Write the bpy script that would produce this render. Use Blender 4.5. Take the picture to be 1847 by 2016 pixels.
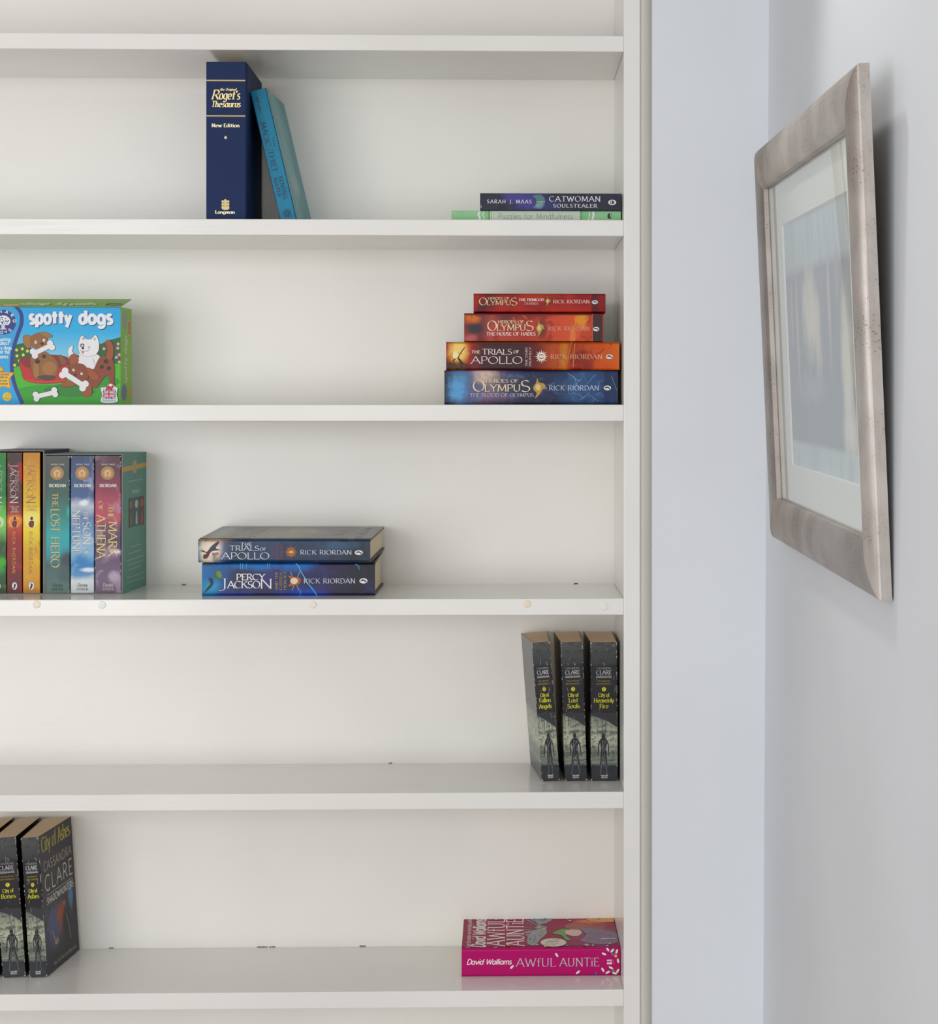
import bpy, bmesh, math, random
from mathutils import Vector, Matrix
random.seed(7)
for o in list(bpy.data.objects): bpy.data.objects.remove(o)
sc = bpy.context.scene
col = sc.collection
R = math.radians

# ------------------------------------------------------------------ camera
F_PX, YAW, DIST, EYE = 3700.0, R(1.5), 2.6, 1.35
VPX, VPY = 989.0, 815.0
PPX = VPX + F_PX*math.tan(YAW)
cd = bpy.data.cameras.new('camera'); cam = bpy.data.objects.new('camera', cd); col.objects.link(cam)
cam.location = (0, -DIST, EYE); cam.rotation_euler = (R(90), 0, -YAW)
cd.sensor_fit = 'HORIZONTAL'; cd.sensor_width = 36; cd.lens = 36*F_PX/1847
cd.shift_x = (923.5-PPX)/1847; cd.shift_y = (VPY-1008)/1847
cd.clip_start = .05
sc.camera = cam

# ------------------------------------------------------------------ light
w = bpy.data.worlds.new('world'); sc.world = w; w.use_nodes = True
bg = w.node_tree.nodes['Background']; bg.inputs[0].default_value = (.95, .975, 1, 1); bg.inputs[1].default_value = .24
def area(name, loc, target, sx, sy, power, color, shape='RECTANGLE'):
    l = bpy.data.lights.new(name, 'AREA'); l.shape = shape; l.size = sx; l.size_y = sy; l.energy = power; l.color = color
    o = bpy.data.objects.new(name, l); col.objects.link(o); o.location = loc
    o.rotation_euler = (Vector(target)-Vector(loc)).to_track_quat('-Z', 'Y').to_euler()
    return o
area('window_light', (-2.3, -3.9, 1.15), (-.2, 0, 1.05), 2.4, 2.0, 70, (.985, .995, 1))
area('frontal_fill_light', (-.5, -4.6, 1.3), (-.3, 0, 1.2), 2.4, 2.0, 34, (.985, .995, 1))  # added frontal fill, power fitted to the shelf tones; no known window there
dl = bpy.data.lights.new('downlight', 'SPOT'); dl.energy = 16; dl.color = (1, .96, .9); dl.shadow_soft_size = .06; dl.spot_size = R(62); dl.spot_blend = .6
do = bpy.data.objects.new('downlight', dl); col.objects.link(do); do.location = (-.10, -.42, 2.46)
do.rotation_euler = (Vector((.33, -.95, 1.35))-do.location).to_track_quat('-Z', 'Y').to_euler()
sc.view_settings.view_transform = 'Standard'; sc.view_settings.look = 'None'
sc.view_settings.gamma = 1; sc.view_settings.use_curve_mapping = False
sc.view_settings.exposure = -0.06

# ------------------------------------------------------------------ helpers
def at(px, py, y):
    """place in the room of a photo pixel lying at depth y"""
    s, c = math.sin(YAW), math.cos(YAW); t = (px-PPX)/F_PX; Y = y+DIST
    x = Y*(s+t*c)/(c-t*s); dep = x*s+Y*c
    return Vector((x, y, EYE+(VPY-py)*dep/F_PX))
def lin(c):
    return tuple((v/255/12.92 if v/255 <= .04045 else ((v/255+.055)/1.055)**2.4) for v in c)+(1,)
def deep(c):
    """printing ink: a little richer and darker than paint of the same tone"""
    r, g, b, _ = lin(c); l = .3*r+.59*g+.11*b; k = .66+.3*l
    return tuple(max(0, (l+(v-l)*1.24))*k for v in (r, g, b))+(1,)
def link(name, me, parent=None, loc=None):
    o = bpy.data.objects.new(name, me); col.objects.link(o)
    if parent: o.parent = parent
    if loc: o.location = loc
    return o
def tag(o, label, cat, group=None):
    o['label'] = label; o['category'] = cat
    if group: o['group'] = group
    return o
def empty(name, loc, rot=(0, 0, 0)):
    o = bpy.data.objects.new(name, None); col.objects.link(o); o.location = loc; o.rotation_euler = rot
    o.empty_display_size = .02
    return o
def mesh(name, verts, faces, mats, parent=None, mi=None, uvs=None, smooth=False, loc=None):
    me = bpy.data.meshes.new(name); me.from_pydata([tuple(v) for v in verts], [], faces)
    for m in mats: me.materials.append(m)
    if mi:
        for p, i in zip(me.polygons, mi): p.material_index = i
    if uvs:
        u = me.uv_layers.new(name='UVMap')
        k = 0
        for fuv in uvs:
            for q in fuv: u.data[k].uv = q; k += 1
    if smooth:
        for p in me.polygons: p.use_smooth = True
    me.update()
    return link(name, me, parent, loc)
def box(name, a, b, m, parent=None, bev=0, seg=2):
    bm = bmesh.new(); bmesh.ops.create_cube(bm, size=1)
    for v in bm.verts:
        for i in range(3): v.co[i] = a[i] if v.co[i] < 0 else b[i]
    if bev: bmesh.ops.bevel(bm, geom=bm.edges[:], offset=bev, segments=seg, affect='EDGES', profile=.5)
    me = bpy.data.meshes.new(name); bm.to_mesh(me); bm.free(); me.materials.append(m)
    return link(name, me, parent)
def struct(o): o['kind'] = 'structure'; return o

# ---- materials
MC = {}
def pbsdf(name):
    m = bpy.data.materials.new(name); m.use_nodes = True
    return m, m.node_tree, m.node_tree.nodes['Principled BSDF']
def ink(c, rough=.38, metal=0.0):
    k = (tuple(c), rough, metal)
    if k not in MC:
        m, nt, b = pbsdf('ink'); b.inputs['Base Color'].default_value = deep(c); b.inputs['Roughness'].default_value = rough; b.inputs['Specular IOR Level'].default_value = .35
        b.inputs['Metallic'].default_value = metal; MC[k] = m
    return MC[k]
def math_n(nt, op, a, b=None, c=None):
    n = nt.nodes.new('ShaderNodeMath'); n.operation = op
    for i, v in enumerate((a, b, c)):
        if v is None: continue
        if isinstance(v, (int, float)): n.inputs[i].default_value = v
        else: nt.links.new(v, n.inputs[i])
    return n.outputs[0]
def maprange(nt, v, a, b, smooth=True):
    n = nt.nodes.new('ShaderNodeMapRange'); n.interpolation_type = 'SMOOTHSTEP' if smooth else 'LINEAR'
    n.inputs[1].default_value = a; n.inputs[2].default_value = b; nt.links.new(v, n.inputs[0]); return n.outputs[0]
def mixc(nt, fac, a, b):
    n = nt.nodes.new('ShaderNodeMix'); n.data_type = 'RGBA'
    for s, v in ((n.inputs[0], fac), (n.inputs[6], a), (n.inputs[7], b)):
        if isinstance(v, (int, float)): s.default_value = v
        elif isinstance(v, tuple): s.default_value = v
        else: nt.links.new(v, s)
    return n.outputs[2]
def noise(nt, vec, scale, detail=3, dist=0.0):
    n = nt.nodes.new('ShaderNodeTexNoise'); n.inputs['Scale'].default_value = scale; n.inputs['Detail'].default_value = detail
    n.inputs['Distortion'].default_value = dist
    if vec is not None: nt.links.new(vec, n.inputs['Vector'])
    return n.outputs[0]
def scaled(nt, vec, s):
    n = nt.nodes.new('ShaderNodeVectorMath'); n.operation = 'MULTIPLY'; nt.links.new(vec, n.inputs[0]); n.inputs[1].default_value = s
    return n.outputs[0]
def bump(nt, b, h, strength, dist):
    n = nt.nodes.new('ShaderNodeBump'); n.inputs['Strength'].default_value = strength; n.inputs['Distance'].default_value = dist
    nt.links.new(h, n.inputs['Height']); nt.links.new(n.outputs[0], b.inputs['Normal'])
def art(name, base, layers, rough=.33, coat=.0):
    """printed paper: layers of colour laid over each other in the face's own 0..1 coordinates"""
    m, nt, b = pbsdf(name)
    tc = nt.nodes.new('ShaderNodeTexCoord'); sp = nt.nodes.new('ShaderNodeSeparateXYZ'); nt.links.new(tc.outputs['UV'], sp.inputs[0])
    U, V = sp.outputs[0], sp.outputs[1]; OB = tc.outputs['Object']
    cur = deep(base); wob = None
    for L in layers:
        k = L[0]
        if k == 'g':
            r = nt.nodes.new('ShaderNodeValToRGB'); e = r.color_ramp.elements
            src = U if L[1] == 'u' else V
            if len(L) > 3:
                nz = noise(nt, OB, 45, 4); src = math_n(nt, 'ADD', src, math_n(nt, 'MULTIPLY', math_n(nt, 'SUBTRACT', nz, .5), L[3]))
            while len(e) < len(L[2]): e.new(.5)
            for el, (p, c) in zip(e, L[2]): el.position = p; el.color = deep(c)
            nt.links.new(src, r.inputs[0]); cur = r.outputs[0]; continue
        if k == 'b':
            _, cu, cv, ru, rv, c, st = L[:7]; na = L[7] if len(L) > 7 else .5; ns = L[8] if len(L) > 8 else 70
            du = math_n(nt, 'DIVIDE', math_n(nt, 'SUBTRACT', U, cu), ru); dv = math_n(nt, 'DIVIDE', math_n(nt, 'SUBTRACT', V, cv), rv)
            d = math_n(nt, 'SQRT', math_n(nt, 'ADD', math_n(nt, 'MULTIPLY', du, du), math_n(nt, 'MULTIPLY', dv, dv)))
            nz = noise(nt, OB, ns, 4)
            d = math_n(nt, 'ADD', d, math_n(nt, 'MULTIPLY', math_n(nt, 'SUBTRACT', nz, .5), na*2))
            fac = math_n(nt, 'MULTIPLY', maprange(nt, d, 1.0, .25), st)
        elif k == 'n':
            _, s, lo, hi, c, st = L[:6]; vec = OB
            if len(L) > 6: vec = scaled(nt, OB, L[6])
            fac = math_n(nt, 'MULTIPLY', maprange(nt, noise(nt, vec, s, 4, .6), lo, hi), st)
        elif k == 'r':
            _, u0, u1, v0, v1, c, st = L[:7]
            f = [math_n(nt, 'GREATER_THAN', U, u0), math_n(nt, 'LESS_THAN', U, u1), math_n(nt, 'GREATER_THAN', V, v0), math_n(nt, 'LESS_THAN', V, v1)]
            fac = f[0]
            for q in f[1:]: fac = math_n(nt, 'MULTIPLY', fac, q)
            if len(L) > 7: fac = math_n(nt, 'MULTIPLY', fac, maprange(nt, noise(nt, OB, L[7], 4), L[8], L[8]+.08))
            fac = math_n(nt, 'MULTIPLY', fac, st)
        cur = mixc(nt, fac, cur, deep(c))
    if isinstance(cur, tuple): b.inputs['Base Color'].default_value = cur
    else: nt.links.new(cur, b.inputs['Base Color'])
    b.inputs['Roughness'].default_value = rough; b.inputs['Specular IOR Level'].default_value = .24; b.inputs['Coat Weight'].default_value = coat; b.inputs['Coat Roughness'].default_value = .12
    return m
def paint(name, c, rough, stretch, bs=.25, scale=60, var=.03, dist=.0012):
    m, nt, b = pbsdf(name); tc = nt.nodes.new('ShaderNodeTexCoord'); v = scaled(nt, tc.outputs['Object'], stretch)
    n = noise(nt, v, scale, 5); n2 = noise(nt, tc.outputs['Object'], 3.0, 2)
    c2 = tuple(x*(1-var) for x in c)
    nt.links.new(mixc(nt, maprange(nt, n2, .3, .7), lin(c), lin(c2)), b.inputs['Base Color'])
    b.inputs['Roughness'].default_value = rough; bump(nt, b, n, bs, dist); return m
WHITE_H = paint('shelf_paint', (241, 240, 236), .17, (.12, 1, 1.4), .16, 120)
WHITE_V = paint('upright_paint', (241, 240, 236), .22, (1.4, 1, .12), .14, 120)
WHITE_B = paint('back_panel_paint', (242, 240, 234), .28, (.10, 1, 1.0), .12, 150, dist=.0013)
TRIM = paint('trim_paint', (224, 219, 211), .4, (1, 1, .1), .1)
WALL = paint('wall_paint', (229, 234, 240), .62, (1, 1, 1), .10, 260, .02)
CEIL = paint('ceiling_paint', (238, 237, 233), .8, (1, 1, 1), .1)
def wood():
    m, nt, b = pbsdf('floor_wood'); tc = nt.nodes.new('ShaderNodeTexCoord')
    n = noise(nt, scaled(nt, tc.outputs['Object'], (8, .5, 1)), 6, 5)
    nt.links.new(mixc(nt, n, lin((150, 112, 82)), lin((112, 80, 56))), b.inputs['Base Color']); b.inputs['Roughness'].default_value = .45
    return m
FLOORM = wood()
def pages(name, c1, c2, ax):
    m, nt, b = pbsdf(name); tc = nt.nodes.new('ShaderNodeTexCoord')
    s = {'x': (900, 6, 6), 'z': (6, 6, 900)}[ax]
    n = noise(nt, scaled(nt, tc.outputs['Object'], s), 1, 2)
    nt.links.new(mixc(nt, n, lin(c1), lin(c2)), b.inputs['Base Color']); b.inputs['Roughness'].default_value = .85
    return m
PG_TAN = pages('yellowed_pages', (250, 226, 194), (240, 208, 170), 'x')
PG_LIE = pages('cream_pages', (240, 226, 200), (222, 204, 172), 'z')
PG_UP = pages('cream_pages_upright', (236, 222, 198), (216, 198, 168), 'x')

# ------------------------------------------------------------------ the room
BX0, BX1 = -1.28, .191             # bookcase outer sides
DEPTH = .2208
CEILZ = 2.5
def wallx(z): return .3645+.00573*(z-1.1)
struct(box('floor', (-3.2, -5.0, -.1), (.75, .5, 0), FLOORM))
struct(box('ceiling', (-3.2, -5.0, CEILZ), (.75, .5, CEILZ+.1), CEIL))
wr_v = []
for z in (0, CEILZ):
    for x, y in ((wallx(z), -5.0), (wallx(z)+.15, -5.0), (wallx(z)+.15, .3), (wallx(z), .3)): wr_v.append((x, y, z))
struct(mesh('wall_right', wr_v, [(0, 1, 2, 3), (7, 6, 5, 4), (0, 4, 5, 1), (1, 5, 6, 2), (2, 6, 7, 3), (3, 7, 4, 0)], [WALL]))
def wall_back():
    bm = bmesh.new()
    def add(x0, x1, y0, y1, z0, z1, xr=None):
        v = [bm.verts.new((x, y, z)) for z in (z0, z1) for x, y in ((x0, y0), (x1 if xr is None else wallx(z)+.02, y0), (x1 if xr is None else wallx(z)+.02, y1), (x0, y1))]
        for f in ((3, 2, 1, 0), (4, 5, 6, 7), (0, 1, 5, 4), (1, 2, 6, 5), (2, 3, 7, 6), (3, 0, 4, 7)): bm.faces.new([v[i] for i in f])
    add(.2075, .36, -.006, .3, 0, CEILZ, 1)
    add(-3.2, BX0-.0165, -.006, .3, 0, CEILZ)
    add(BX0-.0165, .2075, DEPTH+.02, .3, 0, CEILZ)
    e = [ed for ed in bm.edges if abs(ed.verts[0].co.x-.2075) < 1e-5 and abs(ed.verts[1].co.x-.2075) < 1e-5 and ed.verts[0].co.y < 0 and ed.verts[1].co.y < 0]
    bmesh.ops.bevel(bm, geom=e, offset=.002, segments=3, affect='EDGES')
    me = bpy.data.meshes.new('wall_back'); bm.to_mesh(me); bm.free(); me.materials.append(WALL)
    return struct(link('wall_back', me))
wall_back()
def trim(name, x0, x1, flip):
    n = 8; pts = []
    for i in range(n+1):
        t = i/n; pts.append((t, .004+.011*t**2.2))
    if flip: pts = [(1-t, d) for t, d in pts][::-1]
    pr = [(x0+(x1-x0)*t, d) for t, d in pts]+[(x1, .06), (x0, .06)]
    k = len(pr); v = [(x, y, z) for z in (0, CEILZ) for x, y in pr]
    fs = [tuple(range(k))[::-1], tuple(range(k, 2*k))]+[(i, (i+1) % k, k+(i+1) % k, k+i) for i in range(k)]
    return struct(mesh(name, v, fs, [TRIM]))
trim('trim_1', BX1+.0004, .2075, False)
trim('trim_2', BX0-.0165, BX0-.0004, True)

# ------------------------------------------------------------------ bookcase
case = tag(empty('bookcase', (0, 0, 0)), 'built-in white painted bookcase filling the alcove, with open shelves', 'bookcase')
XI0, XI1 = BX0+.022, .1682
box('side_panel', (XI1, 0, 0), (BX1, DEPTH+.012, 2.44), WHITE_V, case, .0010)
box('side_panel', (BX0, 0, 0), (XI0, DEPTH+.012, 2.44), WHITE_V, case, .0010)
bpanel = box('back_panel', (XI0, DEPTH, 0), (XI1, DEPTH+.012, 2.44), WHITE_B, case)
SH = [2.135, 1.8739, 1.6188, 1.3629, 1.0946, .8265, .5524, .285]
ST = [.022, .0222, .0225, .0230, .0232, .0232, .0233, .0233]
shelves = []
for z, t in zip(SH, ST):
    shelves.append(box('shelf', (XI0, .0004, z-t), (XI1, DEPTH, z), WHITE_H, case, .0012, 2))
box('top_board', (XI0, .0004, 2.40), (XI1, DEPTH, 2.44), WHITE_H, case, .001)
box('plinth', (XI0, .012, 0), (XI1, .034, .10), WHITE_H, case, .001)
box('base_board', (XI0, .0004, .10), (XI1, DEPTH, .1225), WHITE_H, case, .001)
S1, S2, S3, S4, S5, S6 = SH[1:7]
def paint_chip(px, py, wpx):
    p = at(px, py, DEPTH); w_ = wpx*.00078; n = 7
    up = [(p.x+w_*i/n, DEPTH-.0002, p.z+.0006+.0011*random.random()) for i in range(n+1)]; dn = [(x, y, p.z-.0002) for x, y, _ in up]
    mesh('paint_chip', up+dn, [(i, i+1, n+2+i, n+1+i) for i in range(n)], [ink((120, 96, 84), .9)], bpanel)
def screw_cap(px, py, c, r):
    p = at(px, py, 0); n = 20; prof = [(1, 0), (1, -.0006), (.93, -.0011), (.6, -.0014)]
    v = [(p.x+r*q*math.cos(2*math.pi*i/n), d+.0004, p.z+r*q*math.sin(2*math.pi*i/n)) for q, d in prof for i in range(n)]
    fs = [(j*n+i, j*n+(i+1) % n, (j+1)*n+(i+1) % n, (j+1)*n+i) for j in range(3) for i in range(n)]+[tuple(range(3*n, 4*n))]
    o = mesh('screw_cap', v, fs, [ink(c, .35)], shelves[4]); return o
for px, py, c, r in ((72, 1190, (250, 240, 224), .0053), (201, 1191, (246, 249, 252), .0053), (616, 1190, (250, 242, 230), .0052),
                     (1038, 1189, (250, 238, 220), .0054), (1190, 1194.5, (248, 246, 240), .0054)):
    screw_cap(px, py, c, r)
for sz, px, wpx in ((S6, 506, 20), (S6, 530, 12), (S6, 708, 12), (S6, 214, 9), (S5, 765, 7), (S4, 358, 8), (S4, 1130, 8)):
    q = at(px, 1000, DEPTH); dep = q.x*math.sin(YAW)+(DEPTH+DIST)*math.cos(YAW); paint_chip(px, VPY-(sz+.0003-EYE)*F_PX/dep, wpx)

# ------------------------------------------------------------------ lettering: a stroke alphabet drawn with a pen
def arc(cx, cy, rx, ry, a0, a1, n=None):
    n = n or max(4, int(abs(a1-a0)/24))
    return [(cx+rx*math.cos(R(a0+(a1-a0)*i/n)), cy+ry*math.sin(R(a0+(a1-a0)*i/n))) for i in range(n+1)]
G = {
 'A': (.78, [[(0, 0), (.39, 1)], [(.39, 1), (.78, 0)], [(.15, .36), (.63, .36)]]),
 'B': (.62, [[(.1, 0), (.1, 1)], [(.1, 1), (.34, 1)]+arc(.34, .76, .2, .24, 90, -90)+[(.1, .52)], [(.1, .52), (.34, .52)]+arc(.34, .26, .26, .26, 90, -90)+[(.1, 0)]]),
 'C': (.76, [arc(.42, .5, .4, .5, 48, 312)]),
 'D': (.76, [[(.1, 0), (.1, 1)], [(.1, 1), (.3, 1)]+arc(.3, .5, .44, .5, 90, -90)+[(.1, 0)]]),
 'E': (.58, [[(.1, 0), (.1, 1)], [(.1, 1), (.54, 1)], [(.1, .52), (.46, .52)], [(.1, 0), (.57, 0)]]),
 'F': (.55, [[(.1, 0), (.1, 1)], [(.1, 1), (.54, 1)], [(.1, .5), (.46, .5)]]),
 'G': (.82, [arc(.42, .5, .4, .5, 48, 330)+[(.78, .42)], [(.54, .44), (.8, .44)]]),
 'H': (.78, [[(.1, 0), (.1, 1)], [(.68, 0), (.68, 1)], [(.1, .52), (.68, .52)]]),
 'I': (.24, [[(.12, 0), (.12, 1)]]),
 'J': (.44, [[(.34, 1), (.34, .12)]+arc(.14, .1, .2, .26, 0, -110)]),
 'K': (.72, [[(.1, 0), (.1, 1)], [(.64, 1), (.1, .44)], [(.26, .6), (.7, 0)]]),
 'L': (.56, [[(.1, 0), (.1, 1)], [(.1, 0), (.55, 0)]]),
 'M': (.96, [[(.08, 0), (.14, 1)], [(.14, 1), (.48, .1)], [(.48, .1), (.82, 1)], [(.82, 1), (.88, 0)]]),
 'N': (.8, [[(.1, 0), (.1, 1)], [(.1, 1), (.7, 0)], [(.7, 0), (.7, 1)]]),
 'O': (.86, [arc(.43, .5, .4, .5, 90, 450, 20)]),
 'P': (.6, [[(.1, 0), (.1, 1)], [(.1, 1), (.32, 1)]+arc(.32, .73, .25, .27, 90, -90)+[(.1, .46)]]),
 'Q': (.86, [arc(.43, .5, .4, .5, 90, 450, 20), [(.5, .2), (.84, -.12)]]),
 'R': (.68, [[(.1, 0), (.1, 1)], [(.1, 1), (.32, 1)]+arc(.32, .74, .24, .26, 90, -90)+[(.1, .48)], [(.3, .48), (.66, 0)]]),
 'S': (.54, [arc(.28, .75, .21, .25, 35, 270)+arc(.27, .25, .24, .25, 90, -145)[1:]]),
 'T': (.68, [[(.34, 0), (.34, 1)], [(.02, 1), (.66, 1)]]),
 'U': (.74, [[(.1, 1), (.1, .3)]+arc(.37, .3, .27, .3, 180, 360)+[(.64, 1)]]),
 'V': (.74, [[(.02, 1), (.37, 0)], [(.37, 0), (.72, 1)]]),
 'W': (1.06, [[(.02, 1), (.28, 0)], [(.28, 0), (.53, .9)], [(.53, .9), (.78, 0)], [(.78, 0), (1.04, 1)]]),
 'X': (.7, [[(.04, 1), (.66, 0)], [(.66, 1), (.04, 0)]]),
 'Y': (.7, [[(.02, 1), (.35, .46)], [(.68, 1), (.35, .46)], [(.35, .46), (.35, 0)]]),
 'Z': (.62, [[(.06, 1), (.56, 1)], [(.56, 1), (.04, 0)], [(.04, 0), (.58, 0)]]),
 'a': (.6, [arc(.28, .33, .25, .33, 0, 360, 14), [(.53, .66), (.53, 0)]]),
 'b': (.6, [[(.07, 1), (.07, 0)], arc(.32, .33, .25, .33, -180, 180, 14)]),
 'c': (.54, [arc(.31, .33, .27, .33, 48, 312)]),
 'd': (.6, [arc(.28, .33, .25, .33, 0, 360, 14), [(.53, 1), (.53, 0)]]),
 'e': (.58, [[(.05, .36), (.55, .36)]+arc(.3, .33, .25, .33, 8, 318)]),
 'f': (.36, [arc(.31, .8, .15, .2, 60, 180)+[(.16, 0)], [(.02, .64), (.34, .64)]]),
 'g': (.6, [arc(.28, .33, .25, .33, 0, 360, 14), [(.53, .66), (.53, -.08)]+arc(.29, -.08, .24, .22, 0, -150)]),
 'h': (.58, [[(.07, 1), (.07, 0)], [(.07, .36)]+arc(.29, .4, .21, .26, 170, 0)+[(.5, 0)]]),
 'i': (.18, [[(.09, .66), (.09, 0)], [(.09, .86), (.09, .97)]]),
 'j': (.2, [[(.12, .66), (.12, -.1)]+arc(0, -.1, .12, .18, 0, -90), [(.12, .86), (.12, .97)]]),
 'k': (.54, [[(.07, 1), (.07, 0)], [(.48, .66), (.07, .28)], [(.2, .4), (.53, 0)]]),
 'l': (.18, [[(.09, 1), (.09, 0)]]),
 'm': (.9, [[(.07, .66), (.07, 0)], [(.07, .36)]+arc(.26, .4, .19, .26, 170, 0)+[(.45, 0)], [(.45, .36)]+arc(.64, .4, .19, .26, 170, 0)+[(.83, 0)]]),
 'n': (.58, [[(.07, .66), (.07, 0)], [(.07, .36)]+arc(.29, .4, .21, .26, 170, 0)+[(.5, 0)]]),
 'o': (.6, [arc(.3, .33, .27, .33, 90, 450, 16)]),
 'p': (.6, [[(.07, .66), (.07, -.3)], arc(.32, .33, .25, .33, -180, 180, 14)]),
 'r': (.4, [[(.07, .66), (.07, 0)], [(.07, .36)]+arc(.27, .4, .19, .26, 170, 60)]),
 's': (.44, [arc(.22, .5, .16, .16, 35, 270)+arc(.22, .17, .19, .17, 90, -145)[1:]]),
 't': (.44, [[(.21, .92), (.21, 0)], [(-.02, .62), (.46, .62)]]),
 'u': (.58, [[(.07, .66), (.07, .26)]+arc(.29, .26, .22, .26, 180, 360)+[(.51, .66)], [(.51, .66), (.51, 0)]]),
 'v': (.54, [[(.02, .66), (.27, 0)], [(.27, 0), (.52, .66)]]),
 'w': (.8, [[(.02, .66), (.2, 0)], [(.2, 0), (.4, .6)], [(.4, .6), (.6, 0)], [(.6, 0), (.78, .66)]]),
 'x': (.52, [[(.03, .66), (.49, 0)], [(.49, .66), (.03, 0)]]),
 'y': (.54, [[(.02, .66), (.28, 0)], [(.52, .66), (.14, -.3)]]),
 'z': (.5, [[(.05, .66), (.45, .66)], [(.45, .66), (.03, 0)], [(.03, 0), (.48, 0)]]),
 '1': (.36, [[(.04, .8), (.2, 1)], [(.2, 1), (.2, 0)]]),
 '2': (.56, [arc(.28, .72, .23, .28, 160, -30)+[(.05, 0)], [(.05, 0), (.54, 0)]]),
 '3': (.54, [arc(.26, .74, .21, .26, 140, -90)+arc(.26, .25, .25, .25, 90, -140)[1:]]),
 '4': (.6, [[(.44, 0), (.44, 1)], [(.44, 1), (.03, .3)], [(.03, .3), (.58, .3)]]),
 '5': (.56, [[(.48, 1), (.12, 1)], [(.12, 1), (.09, .56)]+arc(.27, .31, .25, .31, 120, -140)]),
 '6': (.56, [[(.44, .98)]+arc(.42, .33, .38, .64, 110, 180), arc(.29, .3, .24, .3, 0, 360, 14)]),
 "'": (.16, [[(.1, 1), (.05, .78)]]), '.': (.16, [[(.08, 0), (.08, .09)]]), '-': (.4, [[(.05, .35), (.35, .35)]]), ' ': (.34, []),
}
def layout(s, sp):
    x = 0; out = []
    for ch in s:
        w, st = G[ch]
        for k in st: out.append([(x+p[0], p[1]) for p in k])
        x += w+sp
    return out, x-sp
def ribbon(pts, wf):
    n = len(pts); L = []; Rr = []
    closed = n > 3 and math.hypot(pts[0][0]-pts[-1][0], pts[0][1]-pts[-1][1]) < 1e-4
    for i in range(n):
        a = pts[i-1] if i else (pts[-2] if closed else pts[0]); b = pts[i+1] if i < n-1 else (pts[1] if closed else pts[-1])
        dx, dy = b[0]-a[0], b[1]-a[1]; l = math.hypot(dx, dy) or 1; dx /= l; dy /= l
        w = wf(dx, dy)/2
        L.append((pts[i][0]-dy*w, pts[i][1]+dx*w)); Rr.append((pts[i][0]+dy*w, pts[i][1]-dx*w))
    return [[Rr[i], Rr[i+1], L[i+1], L[i]] for i in range(n-1)]
def text_polys(s, length, cap, thick, style, slant, sp):
    st, wt = layout(s, sp); kx = length/wt; ky = cap
    nx, ny = math.cos(R(18)), math.sin(R(18))
    if style == 'sans': wf = lambda dx, dy: thick
    else: wf = lambda dx, dy: thick*(.22+.84*abs(dx*ny-dy*nx))
    out = []
    for si, k in enumerate(st):
        P = [((x+slant*y)*kx, y*ky) for x, y in k]
        lv = 2*(si % 3); out += [(q_, lv) for q_ in ribbon(P, wf)]
        if style == 'serif' and len(k) >= 2:
            for e, q in ((0, 1), (-1, -2)):
                (x, y), (x2, y2) = k[e], k[q]; px_, py_ = P[e]; dx, dy = abs(x-x2), abs(y-y2)
                if len(k) > 8 and e == 0 and abs(k[0][0]-k[-1][0]) < 1e-3 and abs(k[0][1]-k[-1][1]) < 1e-3: continue
                h = thick*.30
                if dy > dx*.8 and (abs(y) < .02 or abs(y-1) < .02 or abs(y-.66) < .02) and min(abs(y2-y), 9) > .05:
                    s2 = thick*.95; yy = py_ - (h if y > .5 else 0)
                    out.append(([(px_-s2, yy), (px_+s2, yy), (px_+s2, yy+h), (px_-s2, yy+h)], lv+1))
                elif dx > dy and len(k) == 2 and x > x2 and (abs(y) < .02 or abs(y-1) < .02):
                    s2 = cap*.17; out.append(([(px_-h*.6, py_ if y < .5 else py_-s2), (px_+h*.6, py_ if y < .5 else py_-s2), (px_+h*.6, py_+s2 if y < .5 else py_), (px_-h*.6, py_+s2 if y < .5 else py_)], lv+1))
    return out
EPS = .000014
def flow(pts):
    out = []; n = len(pts)
    for i in range(n-1):
        p0, p1, p2, p3 = pts[max(i-1, 0)], pts[i], pts[i+1], pts[min(i+2, n-1)]
        for t in (0, .2, .4, .6, .8): out.append(tuple(.5*((2*p1[k])+(-p0[k]+p2[k])*t+(2*p0[k]-5*p1[k]+4*p2[k]-p3[k])*t*t+(-p0[k]+3*p1[k]-3*p2[k]+p3[k])*t**3) for k in (0, 1)))
    return out+[pts[-1]]
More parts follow.
